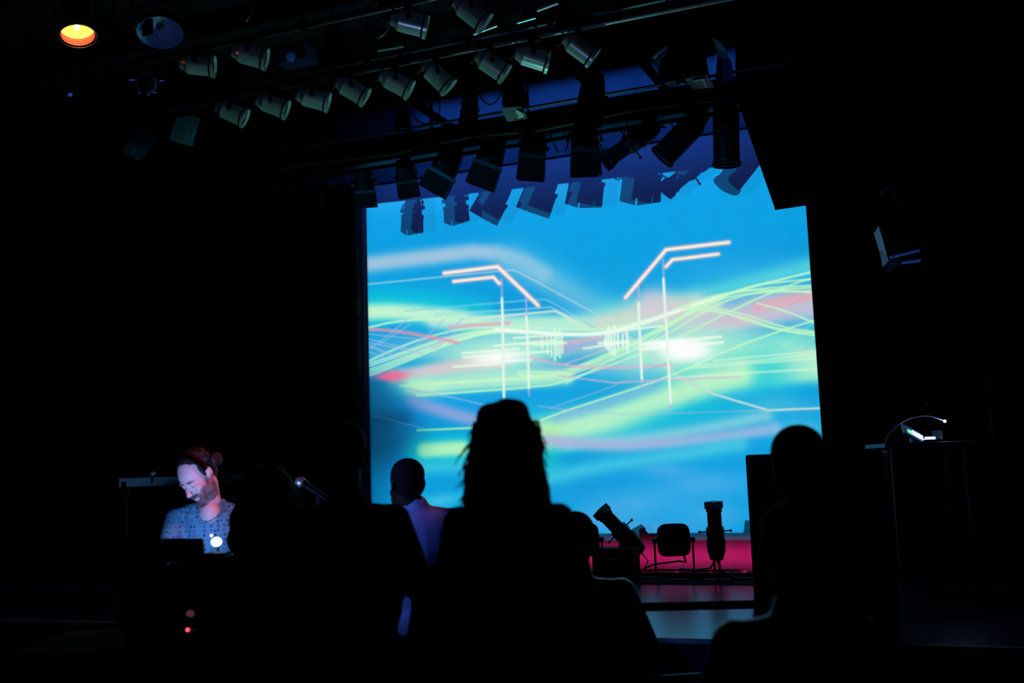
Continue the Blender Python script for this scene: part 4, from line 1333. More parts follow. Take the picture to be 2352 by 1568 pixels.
# ------------------------------------------------------------------ people
def head_blobs(mb, M, nose=True, female=False, sc=1.0):
    """head in a local frame: x right, y forward, z up, origin between the ears"""
    R = M.to_3x3()

    def P(x, y, z): return M @ Vector((x * sc, y * sc, z * sc))

    def E_(x, y, z, rx, ry, rz, rot=None, seg=16):
        rr = R @ rot if rot else R
        mb.ball(P(x, y, z), (rx * sc, ry * sc, rz * sc), seg, 12, rr)
    E_(0, -.012, .045, .076, .096, .082)            # cranium
    E_(0, .020, .035, .069, .072, .070)             # forehead
    E_(0, .028, -.030, .058, .060, .066)            # mid face
    E_(0, .020, -.072, .050, .054, .036)            # jaw
    E_(0, .062, -.100, .024, .020, .018)            # chin
    for s in (-1, 1):
        E_(s * .036, .058, -.028, .024, .026, .022)   # cheek bone
        E_(s * .030, .066, -.060, .022, .020, .026)   # cheek
        E_(s * .045, .010, -.070, .016, .034, .026)   # jaw corner
        rb = Matrix.Rotation(-s * .18, 3, 'Y')
        E_(s * .030, .083, .018, .024, .010, .0075, rb)  # brow ridge
        E_(s * .030, .078, -.002, .014, .011, .010)    # lid / eyeball
        E_(s * .0115, .108, -.037, .008, .010, .007)   # nostril wing
        ra = Matrix.Rotation(s * .35, 3, 'Z') @ Matrix.Rotation(.2, 3, 'X')
        E_(s * .078, -.012, .000, .008, .020, .032, ra)  # ear
        E_(s * .082, -.020, .010, .007, .014, .018, ra)
        E_(s * .074, -.004, -.024, .008, .010, .011, ra)
    mb.cap(P(0, .084, .008), P(0, .113, -.034), .0085 * sc, .012 * sc, 12)   # nose
    E_(0, .116, -.036, .0115, .011, .010)
    E_(0, .088, -.066, .024, .011, .0065)            # upper lip
    E_(0, .086, -.077, .020, .011, .0070)            # lower lip
    E_(0, .080, -.088, .018, .010, .006)


def hand_blobs(mb, M, sc=1.0, curl=.55, side=1):
    """M: origin at the wrist, y along the hand, z out of the back of the hand"""
    R = M.to_3x3()

    def P(x, y, z): return M @ Vector((x * sc, y * sc, z * sc))
    mb.ball(P(0, .045, 0), (.040 * sc, .052 * sc, .014 * sc), 14, 10, R)
    mb.cap(P(0, -.02, 0), P(0, .03, 0), .025 * sc, .024 * sc, 12)
    for i, (x, ln) in enumerate(((-.029, .066), (-.010, .078), (.010, .073), (.028, .057))):
        x *= side
        a = 0.0
        p = Vector((x * .9, .085, 0)); r = .0088
        mb.cap(P(x * .7, .045, 0), P(*p), .010 * sc, .0095 * sc, 10)
        for k, f in enumerate((.45, .30, .25)):
            a += curl * (.7 + .25 * k)
            q = p + Vector((x * .05, math.cos(a) * ln * f, -math.sin(a) * ln * f))
            mb.cap(P(*p), P(*q), r * sc, (r - .0008) * sc, 10)
            p = q; r -= .0008
    p0, p1, p2, p3 = Vector((-.022 * side, .015, -.004)), Vector((-.046 * side, .040, -.012)), Vector((-.056 * side, .066, -.020)), Vector((-.054 * side, .088, -.028))
    mb.cap(P(*p0), P(*p1), .013 * sc, .0115 * sc, 10)
    mb.cap(P(*p1), P(*p2), .0110 * sc, .0100 * sc, 10)
    mb.cap(P(*p2), P(*p3), .0098 * sc, .0085 * sc, 10)


def wrist_frame(a, b, back):
    y = (b - a).normalized()
    z = (back - y * back.dot(y)).normalized()
    x = y.cross(z)
    return Matrix((( x.x, y.x, z.x, b.x), (x.y, y.y, z.y, b.y), (x.z, y.z, z.z, b.z), (0, 0, 0, 1)))


def person(pos, face, H, label, group=None, seated=False, arms='down', skin=M_SKIND, top=M_CLOTH, legs=M_CLOTH, hair=M_HAIRB,
           hair_style='short', sw=1.0, bulk=1.0, head_M=None, lean=0.0, voxel=.010, topvox=.012, seat_z=.45, elbow_out=(0, 0), hook=None, head_sc=1.0, name='person', arm_pts=None, collar=True, neck_to=None, drop=.03):
    """face: heading of the person's front, radians about z, 0 = +y"""
    e = empty(name, (pos[0], pos[1], 0), label, 'person', group)
    RZm = Matrix.Rotation(face, 3, 'Z')
    O = Vector((pos[0], pos[1], 0))

    def Wd(x, y, z): return O + RZm @ Vector((x, y, z))
    k = H
    hipz = seat_z + .10 if seated else .52 * k
    shz = hipz + .29 * k
    if not seated: shz = .815 * k
    l = lean

    def T(x, y, z):      # torso point with a lean about the hips
        dz = z - hipz
        return Wd(x, y + math.sin(l) * dz, hipz + math.cos(l) * dz)
    sh = .108 * k * sw
    hip = .052 * k
    J = {}
    for s, n in ((-1, 'l'), (1, 'r')):
        J['sh' + n] = T(s * sh, -.005, shz - drop)
        if seated:
            J['hip' + n] = Wd(s * hip, 0, hipz)
            J['kn' + n] = Wd(s * hip * 1.5, .245 * k, seat_z + .08)
            J['an' + n] = Wd(s * hip * 1.5, .25 * k, .07)
        else:
            J['hip' + n] = Wd(s * hip, 0, hipz)
            J['kn' + n] = Wd(s * hip * 1.15, .015, .285 * k)
            J['an' + n] = Wd(s * hip * 1.3, -.015, .055)
        eo = elbow_out[0 if s < 0 else 1]
        if arm_pts and n in arm_pts:
            J['el' + n], J['wr' + n] = arm_pts[n]
        elif arms == 'down':
            J['el' + n] = J['sh' + n] + RZm @ Vector((s * (.05 + eo), -.015, -.175 * k + eo * .3))
            J['wr' + n] = J['el' + n] + RZm @ Vector((s * (.01 - eo * .9), .055, -.145 * k + eo * .25))
        elif arms == 'lap':
            J['el' + n] = J['sh' + n] + RZm @ Vector((s * (.06 + eo), .03, -.165 * k + eo * .3))
            J['wr' + n] = Wd(s * .07, .21, seat_z + .17)
    nk0 = T(0, -.01, shz + .005)
    if head_M is None:
        hc = T(0, .015, shz + .118 * k)
        if neck_to: hc = neck_to
        head_M = Matrix.Translation(hc) @ RZm.to_4x4()
    hs = k / 1.75
    body = MB()
    head_blobs(body, head_M, sc=hs * head_sc)
    nk1 = head_M @ Vector((0, -.018 * hs, -.050 * hs))
    body.cap(nk0 - UP * .03, nk1, .060 * hs, .054 * hs, 14)
    body.cap(J['shl'].lerp(nk0, .15) - UP * .012, nk0 + UP * .01, .040, .05, 12); body.cap(J['shr'].lerp(nk0, .15) - UP * .012, nk0 + UP * .01, .040, .05, 12)
    RT = RZm @ Matrix.Rotation(-l, 3, 'X')
    body.ball(T(0, -.005, shz - .10 * k), (.125 * k * .92 * sw, .078 * k, .115 * k), 18, 12, RT)
    body.ball(T(0, 0, (shz + hipz) / 2 - .03), (.088 * k, .062 * k, .13 * k), 16, 10, RT)
    body.ball(Wd(0, 0, hipz + .01), (.098 * k, .070 * k, .075 * k), 16, 10, RT)
    for n, s in (('l', -1), ('r', 1)):
        body.cap(J['sh' + n], J['el' + n], .043 * hs, .034 * hs, 12)
        body.cap(J['el' + n], J['wr' + n], .035 * hs, .024 * hs, 12)
        dirn = (J['wr' + n] - J['el' + n]).normalized()
        back = RZm @ Vector((s, 0, .2)) if arms == 'down' and not (arm_pts and n in arm_pts) else UP
        hp = J['wr' + n]
        hand_blobs(body, wrist_frame(J['el' + n], hp, back), sc=hs, side=s)
        body.cap(J['hip' + n], J['kn' + n], .072 * hs, .052 * hs, 12)
        body.cap(J['kn' + n], J['an' + n], .052 * hs, .036 * hs, 12)
        body.cap(J['an' + n] - UP * .015, Wd(*(RZm.transposed() @ (J['an' + n] - O))) + RZm @ Vector((0, .14, -.025)), .034, .026, 10)
    if not collar:
        body.ball(T(0, .050, shz - .035), (.056, .074, .075), 18, 12, RT)
    bo = remesh(body, 'body', skin, e, voxel, 3)
    # clothes
    t = MB()
    t.ball(T(0, -.008, shz - .095 * k), (.128 * k * sw * bulk * .95, .086 * k * bulk, .118 * k), 18, 12, RT)
    t.ball(T(0, -.004, (shz + hipz) / 2 - .03), (.102 * k * bulk, .076 * k * bulk, .15 * k), 18, 12, RT)
    t.ball(Wd(0, 0, hipz + .005), (.110 * k * bulk, .084 * k * bulk, .085 * k), 18, 12, RT)
    for n, s in (('l', -1), ('r', 1)):
        t.cap(J['sh' + n], J['el' + n], .056 * hs * bulk, .046 * hs * bulk, 14)
        t.cap(J['el' + n], J['wr' + n].lerp(J['el' + n], .06), .047 * hs * bulk, .034 * hs * bulk, 14)
        t.cap(J['sh' + n], nk0 - UP * .012, .050 * hs * bulk, .058 * hs, 14)
    if collar:
        t.cap(nk0 - UP * .02, nk0.lerp(nk1, .35), .070 * hs, .066 * hs, 14)
    to = remesh(t, 'jacket', top, e, topvox, 5)
    g = MB()
    g.ball(Wd(0, 0, hipz), (.106 * k, .080 * k, .09 * k), 18, 12, RT)
    for n, s in (('l', -1), ('r', 1)):
        g.cap(J['hip' + n], J['kn' + n], .086 * hs, .064 * hs, 14)
        g.cap(J['kn' + n], J['an' + n], .064 * hs, .050 * hs, 14)
    remesh(g, 'trousers', legs, e, .014, 4)
    for n, s in (('l', -1), ('r', 1)):
        sho = MB()
        a = J['an' + n]
        ft = RZm @ Vector((0, 1, 0))
        base = Vector((a.x, a.y, .038))
        sho.cap(base - ft * .035, base + ft * .13, .038, .032, 12)
        sho.ball(base + ft * .05, (.045, .12, .034), 14, 8, RZm)
        remesh(sho, 'shoe', M_BLACK, e, .010, 2)
    return e, head_M, J, nk0, T, RZm


def hair_mesh(e, M, balls, voxel=.009, m_=M_HAIRB, name='hair', it=2, tex=0):
    h = MB(); R = M.to_3x3()
    for b_ in balls:
        p, r = b_[0], b_[1]
        rot = b_[2] if len(b_) > 2 else None
        h.ball(M @ Vector(p), r, 14, 10, R @ rot if rot else R)
    return remesh(h, name, m_, e, voxel, it)


def ground(px, py, zv):
    p = av(px, py, zv)
    return (p.x, p.y)


# the long-haired listener in the middle
zv = 3.15
hc = av(1165, 1026, zv)
pp = ground(1164, 1012, zv)
e, HM, J, nk, T, RZm = person(pp, YAW - .05, 1.85, 'long-haired listener in a dark coat, standing dark against the middle of the screen', hair_style='long',
                              sw=.72, bulk=.96, drop=.01, neck_to=hc, elbow_out=(.02, .04), voxel=.010)
R_ = HM.to_3x3()
balls = [((.004, -.012, .055), (.080, .100, .082)), ((.006, -.03, .088), (.062, .08, .058)), ((.030, -.02, .100), (.042, .07, .042)), ((-.045, -.02, .088), (.046, .08, .046)), ((-.01, -.02, .098), (.05, .07, .042)),
         ((0, -.055, -.03), (.098, .062, .10)), ((0, -.06, -.10), (.104, .058, .10)), ((0, -.06, -.165), (.108, .055, .06))]
r2 = random.Random(11)
for i in range(44):
    a = -PI * (.02 + .96 * i / 43)
    for kk, zz in enumerate((.0, -.05, -.115, -.165)):
        rr = (.072, .084, .096, .106)[kk] + r2.uniform(-.006, .010) + (.010 if math.cos(a) < -.3 else 0)
        x, y = rr * math.cos(a), rr * .72 * math.sin(a) - .015
        balls.append(((x, y, zz + r2.uniform(-.02, .02)), (.020, .018, (.040 if kk == 0 else .055) + r2.uniform(0, .02)), Matrix.Rotation(r2.uniform(-.25, .25), 3, 'Y')))
hair_mesh(e, HM, balls, .009)
# loose strands at the left side of her hair
st = MB()
for i in range(460):
    a = -PI * r2.uniform(-.05, 1.05)
    rr = .092
    p0 = HM @ Vector((rr * math.cos(a), rr * .8 * math.sin(a) - .01, r2.uniform(-.12, .08)))
    out = R_ @ Vector((math.cos(a), math.sin(a) * .6, 0))
    ln = r2.uniform(.05, .13) if math.cos(a) < 0 else r2.uniform(.05, .09)
    fl = r2.uniform(.12, .45) * (1.3 if math.cos(a) < 0 else .8)
    pts = [p0 + out * (fl * ln * t ** 1.3 + .008 * math.sin(t * 5 + i)) - UP * ln * t for t in (0, .25, .5, .75, 1)]
    st.tube(pts, .0022, 4, rad=[.003, .003, .0026, .002, .0012])
st.build('hair_strands', M_HAIRB, e, kind='stuff')

# listener in the pale shirt
zv = 5.0
hc = av(934, 1116, zv)
pp = ground(958, 1116, zv)
M_SHIRT = mat('pale_shirt', (.30, .36, .62), .85, spec=.1, noise=(6, .15), bump=(9, .6))
e, HM, J, nk, T, RZm = person(pp, YAW + .55, 1.79, 'short-haired listener in a pale shirt, one shoulder lit pink, before the left screen edge',
                              top=M_SHIRT, neck_to=hc, sw=.92, bulk=1.0, voxel=.009, elbow_out=(0.0, .0))
hair_mesh(e, HM, [((0, -.014, .055), (.080, .098, .080)), ((0, -.045, .01), (.072, .066, .072)), ((0, -.01, .035), (.081, .07, .05))], .008)

# listener at the left, closest to the pale shirt
zv = 4.0
pp = ground(792, 1100, zv)
e, HM, J, nk, T, RZm = person(pp, YAW + .15, 1.85, 'dark-clothed listener lost in the dark, left of the one in the pale shirt', sw=.90, bulk=1.15, elbow_out=(.02, .07), voxel=.011)
hair_mesh(e, HM, [((0, -.014, .05), (.086, .104, .088)), ((0, -.045, .0), (.08, .07, .08))], .010)

# listener with round fluffy hair in front of the DJ
zv = 4.2
hc = av(610, 1148, zv)
pp = ground(634, 1150, zv)
e, HM, J, nk, T, RZm = person(pp, YAW + .25, 1.64, 'listener with round fluffy hair standing dark in front of the DJ', sw=.98, bulk=1.08, neck_to=hc, voxel=.011)
balls = [((0, -.015, .02), (.124, .120, .118)), ((0, -.03, -.08), (.145, .10, .12)), ((0, -.03, -.15), (.155, .09, .10))]
for i in range(60):
    a, b_ = r2.uniform(0, 2 * PI), r2.uniform(-.5, 1.3)
    if math.sin(a) > .35 and b_ < .6: continue
    v = Vector((math.cos(a) * math.cos(b_), math.sin(a) * math.cos(b_), math.sin(b_))) * .112
    balls.append(((v.x, v.y - .015, v.z + .02), r2.uniform(.018, .028)))
hair_mesh(e, HM, balls, .009)

# listener behind the speaker stack
zv = 3.3
hc = av(1838, 1074, zv)
pp = ground(1850, 1040, zv)
e, HM, J, nk, T, RZm = person(pp, YAW - .35, 1.72, 'round-headed dark listener standing in front of the speaker stack at the right', sw=.62, bulk=.95, neck_to=hc, voxel=.011)
hair_mesh(e, HM, [((0, -.014, .048), (.090, .106, .090)), ((0, -.045, -.01), (.084, .074, .085))], .010)


def chair(pos, rot, label, sz=.43):
    e = empty('folding_chair', (pos[0], pos[1], 0), label, 'chair', 'black chairs under the listeners')
    R3 = Matrix.Rotation(rot, 3, 'Z'); O = Vector((pos[0], pos[1], 0))

    def q(x, y, z): return O + R3 @ Vector((x, y, z))
    MB().box(q(0, .04, sz), (.42, .42, .035), R3).build('seat', M_PLAST, e, bevel=.012)
    MB().box(q(0, -.20, sz + .27), (.42, .025, .30), R3 @ Matrix.Rotation(.12, 3, 'X')).build('backrest', M_PLAST, e, bevel=.01)
    for sx in (-1, 1):
        MB().tube([q(sx * .20, -.22, .0), q(sx * .20, -.18, sz), q(sx * .20, -.20, sz + .41)], .012, 8).build('leg', M_BLACKM, e, smooth=50)
        MB().tube([q(sx * .20, .24, .0), q(sx * .20, .20, sz)], .012, 8).build('leg', M_BLACKM, e, smooth=50)
    return e


# seated listeners
zv = 4.75
pp = ground(1322, 1200, zv)
M_SATIN = mat('satin_black', (.006, .007, .009), .38, spec=.6)
e, HM, J, nk, T, RZm = person(pp, YAW, 1.78, 'seated listener in a puffy dark jacket, right of the long-haired one', seated=True, seat_z=.50, top=M_SATIN, arms='lap', sw=1.0, bulk=1.25, elbow_out=(.02, .06), voxel=.011)
hair_mesh(e, HM, [((0, -.014, .048), (.086, .102, .086)), ((0, -.045, .0), (.08, .07, .08))], .010)
chair((pp[0], pp[1]), YAW, 'chair under the seated listener in the puffy jacket', .47)
zv = 2.8
pp = ground(1822, 1300, zv)
e, HM, J, nk, T, RZm = person(pp, YAW - .1, 1.74, 'dark listener perched on a stool at the bottom right, in front of the speaker stack', seated=True, seat_z=.60, top=M_SATIN, arms='lap', sw=.88, bulk=1.15, elbow_out=(.05, .03), voxel=.011)
hair_mesh(e, HM, [((0, -.014, .048), (.086, .102, .086)), ((0, -.045, .0), (.08, .07, .08))], .010)
chair((pp[0], pp[1]), YAW - .1, 'high chair under the perched listener at the bottom right', .57)

# ---- the DJ
ZD = 5.15
Rr = _R0.copy(); Tt = TC.copy()
fw = (Tt * .74 - Rr * .34 - UP * .58).normalized()
up0 = (UP - Rr * .22)
u_ = (up0 - fw * up0.dot(fw)).normalized()
x_ = fw.cross(u_)
hc = av(454, 1095, ZD)
HM = Matrix(((x_.x, fw.x, u_.x, hc.x), (x_.y, fw.y, u_.y, hc.y), (x_.z, fw.z, u_.z, hc.z), (0, 0, 0, 1)))
face = math.atan2(-(Tt.x), Tt.y) + .28
# standing spot: a little behind the head, he leans forward over the decks
base = av(482, 1150, ZD + .16)
M_DJS = bpy.data.materials.new('ringed_shirt_cloth'); M_DJS.use_nodes = True
nt = M_DJS.node_tree; N, L = nt.nodes, nt.links; B = N['Principled BSDF']
B.inputs['Roughness'].default_value = .85; B.inputs['Specular IOR Level'].default_value = .1
tc = N.new('ShaderNodeTexCoord'); vo = N.new('ShaderNodeTexVoronoi'); vo.inputs['Scale'].default_value = 44; vo.inputs['Randomness'].default_value = .12
L.new(tc.outputs['Object'], vo.inputs['Vector'])
cr = N.new('ShaderNodeValToRGB'); L.new(vo.outputs['Distance'], cr.inputs[0])
cr.color_ramp.elements[0].position = 0; cr.color_ramp.elements[0].color = (.20, .50, .52, 1)
cr.color_ramp.elements[1].position = 1; cr.color_ramp.elements[1].color = (.07, .28, .36, 1)
for p_, c_ in ((.14, (.20, .50, .52, 1)), (.20, (.015, .07, .11, 1)), (.34, (.02, .09, .13, 1)), (.42, (.08, .30, .38, 1))):
    el = cr.color_ramp.elements.new(p_); el.color = c_
L.new(cr.outputs[0], B.inputs['Base Color'])
TZ = .98                      # table height
wl = base.lerp(hc, .5)


def hand_at(dx, dy, dz=0.0):
    p = av(470, 1290, ZD - .35)
    q = Vector((p.x, p.y, TZ + .10 + dz)) + Rr * dx + Tt * dy
    return q


armp = {'l': (hand_at(.20, -.10, .10), hand_at(.12, .10)), 'r': (hand_at(-.24, -.16, .20), hand_at(-.12, .06))}
e, HM2, J, nk, T, RZd = person((base.x, base.y), face, 1.87, 'DJ in a teal ring-patterned shirt and headphones, head bowed over the desk',
                              skin=M_SKIN, top=M_DJS, hair=M_HAIRB, head_M=HM, head_sc=.90, sw=.80, bulk=.95, drop=.055, lean=.12, voxel=.0052, topvox=.008, arm_pts=armp, collar=False, name='person')
body = [o for o in e.children if o.name.startswith('body')][0]
jk = [o for o in e.children if o.name.startswith('jacket')][0]; jk.name = 'shirt'
# beard, brows, lips, lids as the skin's own colours
me = body.data
at_b = me.attributes.new('beard', 'FLOAT', 'POINT')
at_d = me.attributes.new('brow', 'FLOAT', 'POINT')
HI = HM.inverted(); off = Vector(e.location); hs = 1.87 / 1.75 * .90
vb = np.zeros(len(me.vertices), np.float32); vd = np.zeros(len(me.vertices), np.float32)
for i, v in enumerate(me.vertices):
    p = (HI @ (v.co + off)) / hs
    if abs(p.x) > .1 or abs(p.y) > .15 or p.z < -.14 or p.z > .1: continue
    b_ = 0.0
    if p.y > -.03:
        lim = -.052 + .85 * max(0, abs(p.x) - .030) - .0 * p.y
        b_ = max(0, min(1, (lim - p.z) / .012))
        if abs(p.x) > .045: b_ = max(b_, max(0, min(1, (-.005 - p.z) / .03)) * max(0, min(1, (.045 - p.y) / .02)) * max(0, min(1, (p.y + .02) / .012)))
        if abs(p.x) < .022 and p.y > .085 and -.086 < p.z < -.071: b_ = 0       # lower lip
        if abs(p.x) < .028 and p.y > .07 and -.064 < p.z < -.050: b_ = max(b_, 1)  # moustache
    vb[i] = b_
    d_ = math.hypot((abs(p.x) - .030) / .024, (p.z - .021 + .10 * max(0, abs(p.x) - .03)) / .0055)
    if p.y > .05: vd[i] = max(vd[i], 1 - d_ if d_ < 1 else 0)
    d_ = math.hypot((abs(p.x) - .030) / .016, (p.z + .008) / .0032)
    if p.y > .05: vd[i] = max(vd[i], 1 - d_ if d_ < 1 else 0)
at_b.data.foreach_set('value', vb); at_d.data.foreach_set('value', np.minimum(vd * 2.5, 1))
M_DJSKIN = mat('bearded_skin', (.62, .46, .40), .5, spec=.35)
nt = M_DJSKIN.node_tree; N, L = nt.nodes, nt.links; B = N['Principled BSDF']
a1 = N.new('ShaderNodeAttribute'); a1.attribute_name = 'beard'; a2 = N.new('ShaderNodeAttribute'); a2.attribute_name = 'brow'
tc = N.new('ShaderNodeTexCoord'); nz = N.new('ShaderNodeTexNoise'); nz.inputs['Scale'].default_value = 90; L.new(tc.outputs['Object'], nz.inputs['Vector'])
m1 = N.new('ShaderNodeMath'); m1.operation = 'MULTIPLY_ADD'; L.new(nz.outputs['Fac'], m1.inputs[0]); m1.inputs[1].default_value = .5; m1.inputs[2].default_value = .55
m2 = N.new('ShaderNodeMath'); m2.operation = 'MULTIPLY'; m2.use_clamp = True; L.new(a1.outputs['Fac'], m2.inputs[0]); L.new(m1.outputs[0], m2.inputs[1])
x1_ = N.new('ShaderNodeMix'); x1_.data_type = 'RGBA'; x1_.inputs['A'].default_value = (.62, .46, .40, 1); x1_.inputs['B'].default_value = (.05, .035, .03, 1)
L.new(m2.outputs[0], x1_.inputs['Factor'])
x2_ = N.new('ShaderNodeMix'); x2_.data_type = 'RGBA'; x2_.inputs['B'].default_value = (.05, .03, .025, 1)
L.new(a2.outputs['Fac'], x2_.inputs['Factor']); L.new(x1_.outputs['Result'], x2_.inputs['A']); L.new(x2_.outputs['Result'], B.inputs['Base Color'])
me.materials.clear(); me.materials.append(M_DJSKIN)
# hair swept back from a high forehead
M_HAIRD = mat('brown_hair', (.022, .014, .016), .6, spec=.25, bump=(60, 1.0), noise=(50, .5))
HSC = .962
balls = [((0, -.026, .064), (.079, .090, .078)), ((0, -.055, .03), (.078, .066, .075)), ((.0, -.07, -.01), (.066, .045, .06))]
for i in range(34):
    a = r2.uniform(PI, 2 * PI); b_ = r2.uniform(-.2, 1.2)
    v = Vector((math.cos(a) * math.cos(b_) * .080, math.sin(a) * math.cos(b_) * .092 - .025, math.sin(b_) * .078 + .055))
    balls.append((tuple(v), r2.uniform(.010, .017)))
for s in (-1, 1):
    balls += [((s * .068, -.005, .045), (.012, .035, .035)), ((s * .071, .012, .02), (.007, .014, .026))]
balls = [(tuple(q * HSC for q in b_[0]), b_[1] if isinstance(b_[1], float) else tuple(q * HSC for q in b_[1])) for b_ in balls]
hair_mesh(e, HM, balls, .006, M_HAIRD)
# headphones: band across the top, cups over and behind the ears
hp = MB()
pts = []
for i in range(21):
    a = PI * i / 20
    pts.append(HM @ Vector((math.cos(a) * .090, .006 + .012 * math.sin(a), math.sin(a) * .110 + .028)))
wide = MB()
Rh = HM.to_3x3()
for i in range(20):
    mid = (pts[i] + pts[i + 1]) / 2; t = (pts[i + 1] - pts[i])
    X = t.normalized(); Y = Rh @ Vector((0, 1, 0)); Z = X.cross(Y)
    wide.box(mid, (t.length * 1.15, .022, .008), Matrix((X, Y, Z)).transposed())
hb = wide.build('headphones', M_BLACK, e)
MB().lathe(HM @ Vector((-.078, -.01, .0)), Rh @ Vector((-1, 0, 0)), [(.030, 0), (.038, .006), (.038, .024), (.028, .032)], 18).build('ear_cup', M_PLAST, hb, smooth=40) if False else None
for s, (yy, zz) in ((1, (-.008, .0)), (-1, (-.078, .030))):
    o = MB().lathe(HM @ Vector((s * .080, yy, zz)), Rh @ Vector((s, 0, 0)), [(.024, 0), (.034, .004), (.034, .020), (.026, .027)], 18).build('ear_cup', M_PLAST, e, smooth=40)
# shirt collar and the open neck
co = MB()
nkc = nk + Tt * .015
for s in (-1, 1):
    a0 = nkc + Rr * s * .066 + UP * .035 - Tt * .03
    a1_ = nkc + Rr * s * .050 + UP * .012 + Tt * .065
    a2_ = nkc + Rr * s * .010 - UP * .085 + Tt * .115
    a3_ = nkc + Rr * s * .085 - UP * .045 + Tt * .085
    a4_ = nkc + Rr * s * .100 + UP * .0 - Tt * .02
    MB().prism([a0, a1_, a2_, a3_, a4_], Tt * .004 + UP * .003).build('collar_leaf', M_DJS, e)
for t_ in (0.0, .05):
    MB().ball(T(0, .142 + 0, 1.12 - t_ * 2.0), .006, 8, 6).build('button', mat('lit_white_plastic', (0, 0, 0)), e)

# DJ table with gear
tp = av(440, 1290, ZD - .50)
e = empty('dj_table', (tp.x, tp.y, 0), 'dark cloth-fronted DJ table at the lower left', 'table')
RY2 = Matrix.Rotation(YAW + .05, 3, 'Z')
MB().box((tp.x, tp.y, TZ - .02), (1.30, .62, .035), RY2).build('table_top', M_WOOD, e, bevel=.006)
q = RY2 @ Vector((0, -.30, 0))
MB().box((tp.x + q.x, tp.y + q.y, TZ / 2 - .02), (1.28, .012, TZ - .05), RY2).build('front_cloth', M_DRAPE, e)
for sx in (-1, 1):
    for sy in (-.26, .26):
        q = RY2 @ Vector((sx * .6, sy, 0))
        MB().cyl((tp.x + q.x, tp.y + q.y, 0), (tp.x + q.x, tp.y + q.y, TZ - .035), .02, seg=8).build('leg', M_BLACKM, e)
# gear cases standing on the table front
for (xa, xb, yt, lb) in ((296, 377, 1239, 'black gear case on the DJ table, left of the laptop'), (476, 526, 1268, 'small black gear case on the DJ table, under the dazzling clip lamp')):
    ga, gb = av(xa, yt, ZD - .80), av(xb, yt - 1, ZD - .80)
    e = empty('gear_case', ((ga.x + gb.x) / 2, (ga.y + gb.y) / 2, TZ), lb, 'case')
    gh = (ga.z + gb.z) / 2
    MB().box(((ga.x + gb.x) / 2, (ga.y + gb.y) / 2, (TZ + gh) / 2), ((gb - ga).length, .10, gh - TZ), Matrix.Rotation(YAW, 3, 'Z')).build('body', M_BLACK, e, bevel=.005)
    for t_ in (.25, .75):
        q = ga.lerp(gb, t_) - DN * .052
        MB().box((q.x, q.y, (TZ + gh) / 2), (.03, .006, .04), Matrix.Rotation(YAW, 3, 'Z')).build('latch', M_BLACKM, e)
# laptop: dark lid towards the camera
zl_ = ZD - .78
A, B_ = av(380, 1236, zl_), av(468, 1236, zl_)
A2, B2 = av(384, 1292, zl_ + .05), av(472, 1292, zl_ + .05)
e = empty('laptop', ((A2.x + B2.x) / 2, (A2.y + B2.y) / 2, TZ), 'open laptop seen from behind, dark lid just below the DJ shirt', 'laptop')
rise = min(A2.z, B2.z) - TZ
W2 = (B_ - A).length
MB().prism([A, B_, B2, A2], -DN * .008).build('lid', M_PLAST, e)
scn = MB().prism([A - UP * .012 + DN * .002 + Rr * .01, B_ - UP * .012 + DN * .002 - Rr * .01, B2 + UP * .01 + DN * .002 - Rr * .01, A2 + UP * .01 + DN * .002 + Rr * .01], DN * .002)
scn.build('screen', mat('laptop_screen', (.5, .6, .9), .4, emit=(.40, .55, 1.0), es=1.6), e)
kb = (A2 + B2) / 2 + DN * .11
MB().box((kb.x, kb.y, min(A2.z, B2.z) - .004), (W2, .22, .014), Matrix.Rotation(YAW, 3, 'Z')).build('keyboard_deck', M_PLAST, e, bevel=.003)
MB().box((kb.x, kb.y, (TZ + min(A2.z, B2.z) - .012) / 2), (W2 * 1.08, .20, max(.01, rise - .012)), Matrix.Rotation(YAW, 3, 'Z')).build('stand', M_BLACK, e)
sc_c = (A + B_ + A2 + B2) / 4
lamp('laptop_glow', 'AREA', sc_c + DN * .02, sc_c + DN * .5 + UP * .34 - _R0 * .05, 9.0, (.27, .36, 1.0), .2, .13)
MB().tube([av(398, 1292, zl_ - .0), av(404, 1280, zl_ - .02), av(414, 1270, zl_ - .04), av(430, 1263, zl_ - .02)], .003, 6).build('lead', M_STEEL, e, smooth=60)
# bright LED clip lamp
lp = av(497, 1244, ZD - .76)
e = empty('clip_lamp', (lp.x, lp.y, TZ), 'small clip lamp with a dazzling blue-white bulb, right of the laptop', 'lamp')
MB().cyl((lp.x, lp.y, TZ), (lp.x, lp.y, TZ + .012), .045, seg=16).build('base', M_BLACKM, e)
MB().tube([(lp.x, lp.y, TZ), (lp.x + .01, lp.y + .02, (TZ + lp.z) / 2), lp + DN * .02 - UP * .01], .005, 6).build('neck', M_BLACKM, e)
MB().ball(lp, (.021, .021, .018), 14, 10).build('bulb', mat('dazzling_led', (1, 1, 1), .5, emit=(.55, .72, 1.0), es=14), e, smooth=60)
MB().ball(av(485, 1229, ZD - .76), .006, 8, 6).build('pilot_light', mat('pilot_led', (1, 1, 1), .5, emit=(.6, .6, 1.0), es=1.4), e)
MB().cyl(av(485, 1229, ZD - .76), lp - UP * .012 + DN * .012, .003, seg=6).build('pilot_stem', M_BLACKM, e)
lamp('clip_lamp_glow', 'POINT', lp + DN * .05 + UP * .03, None, 1.1, (.35, .50, 1.0), .02)
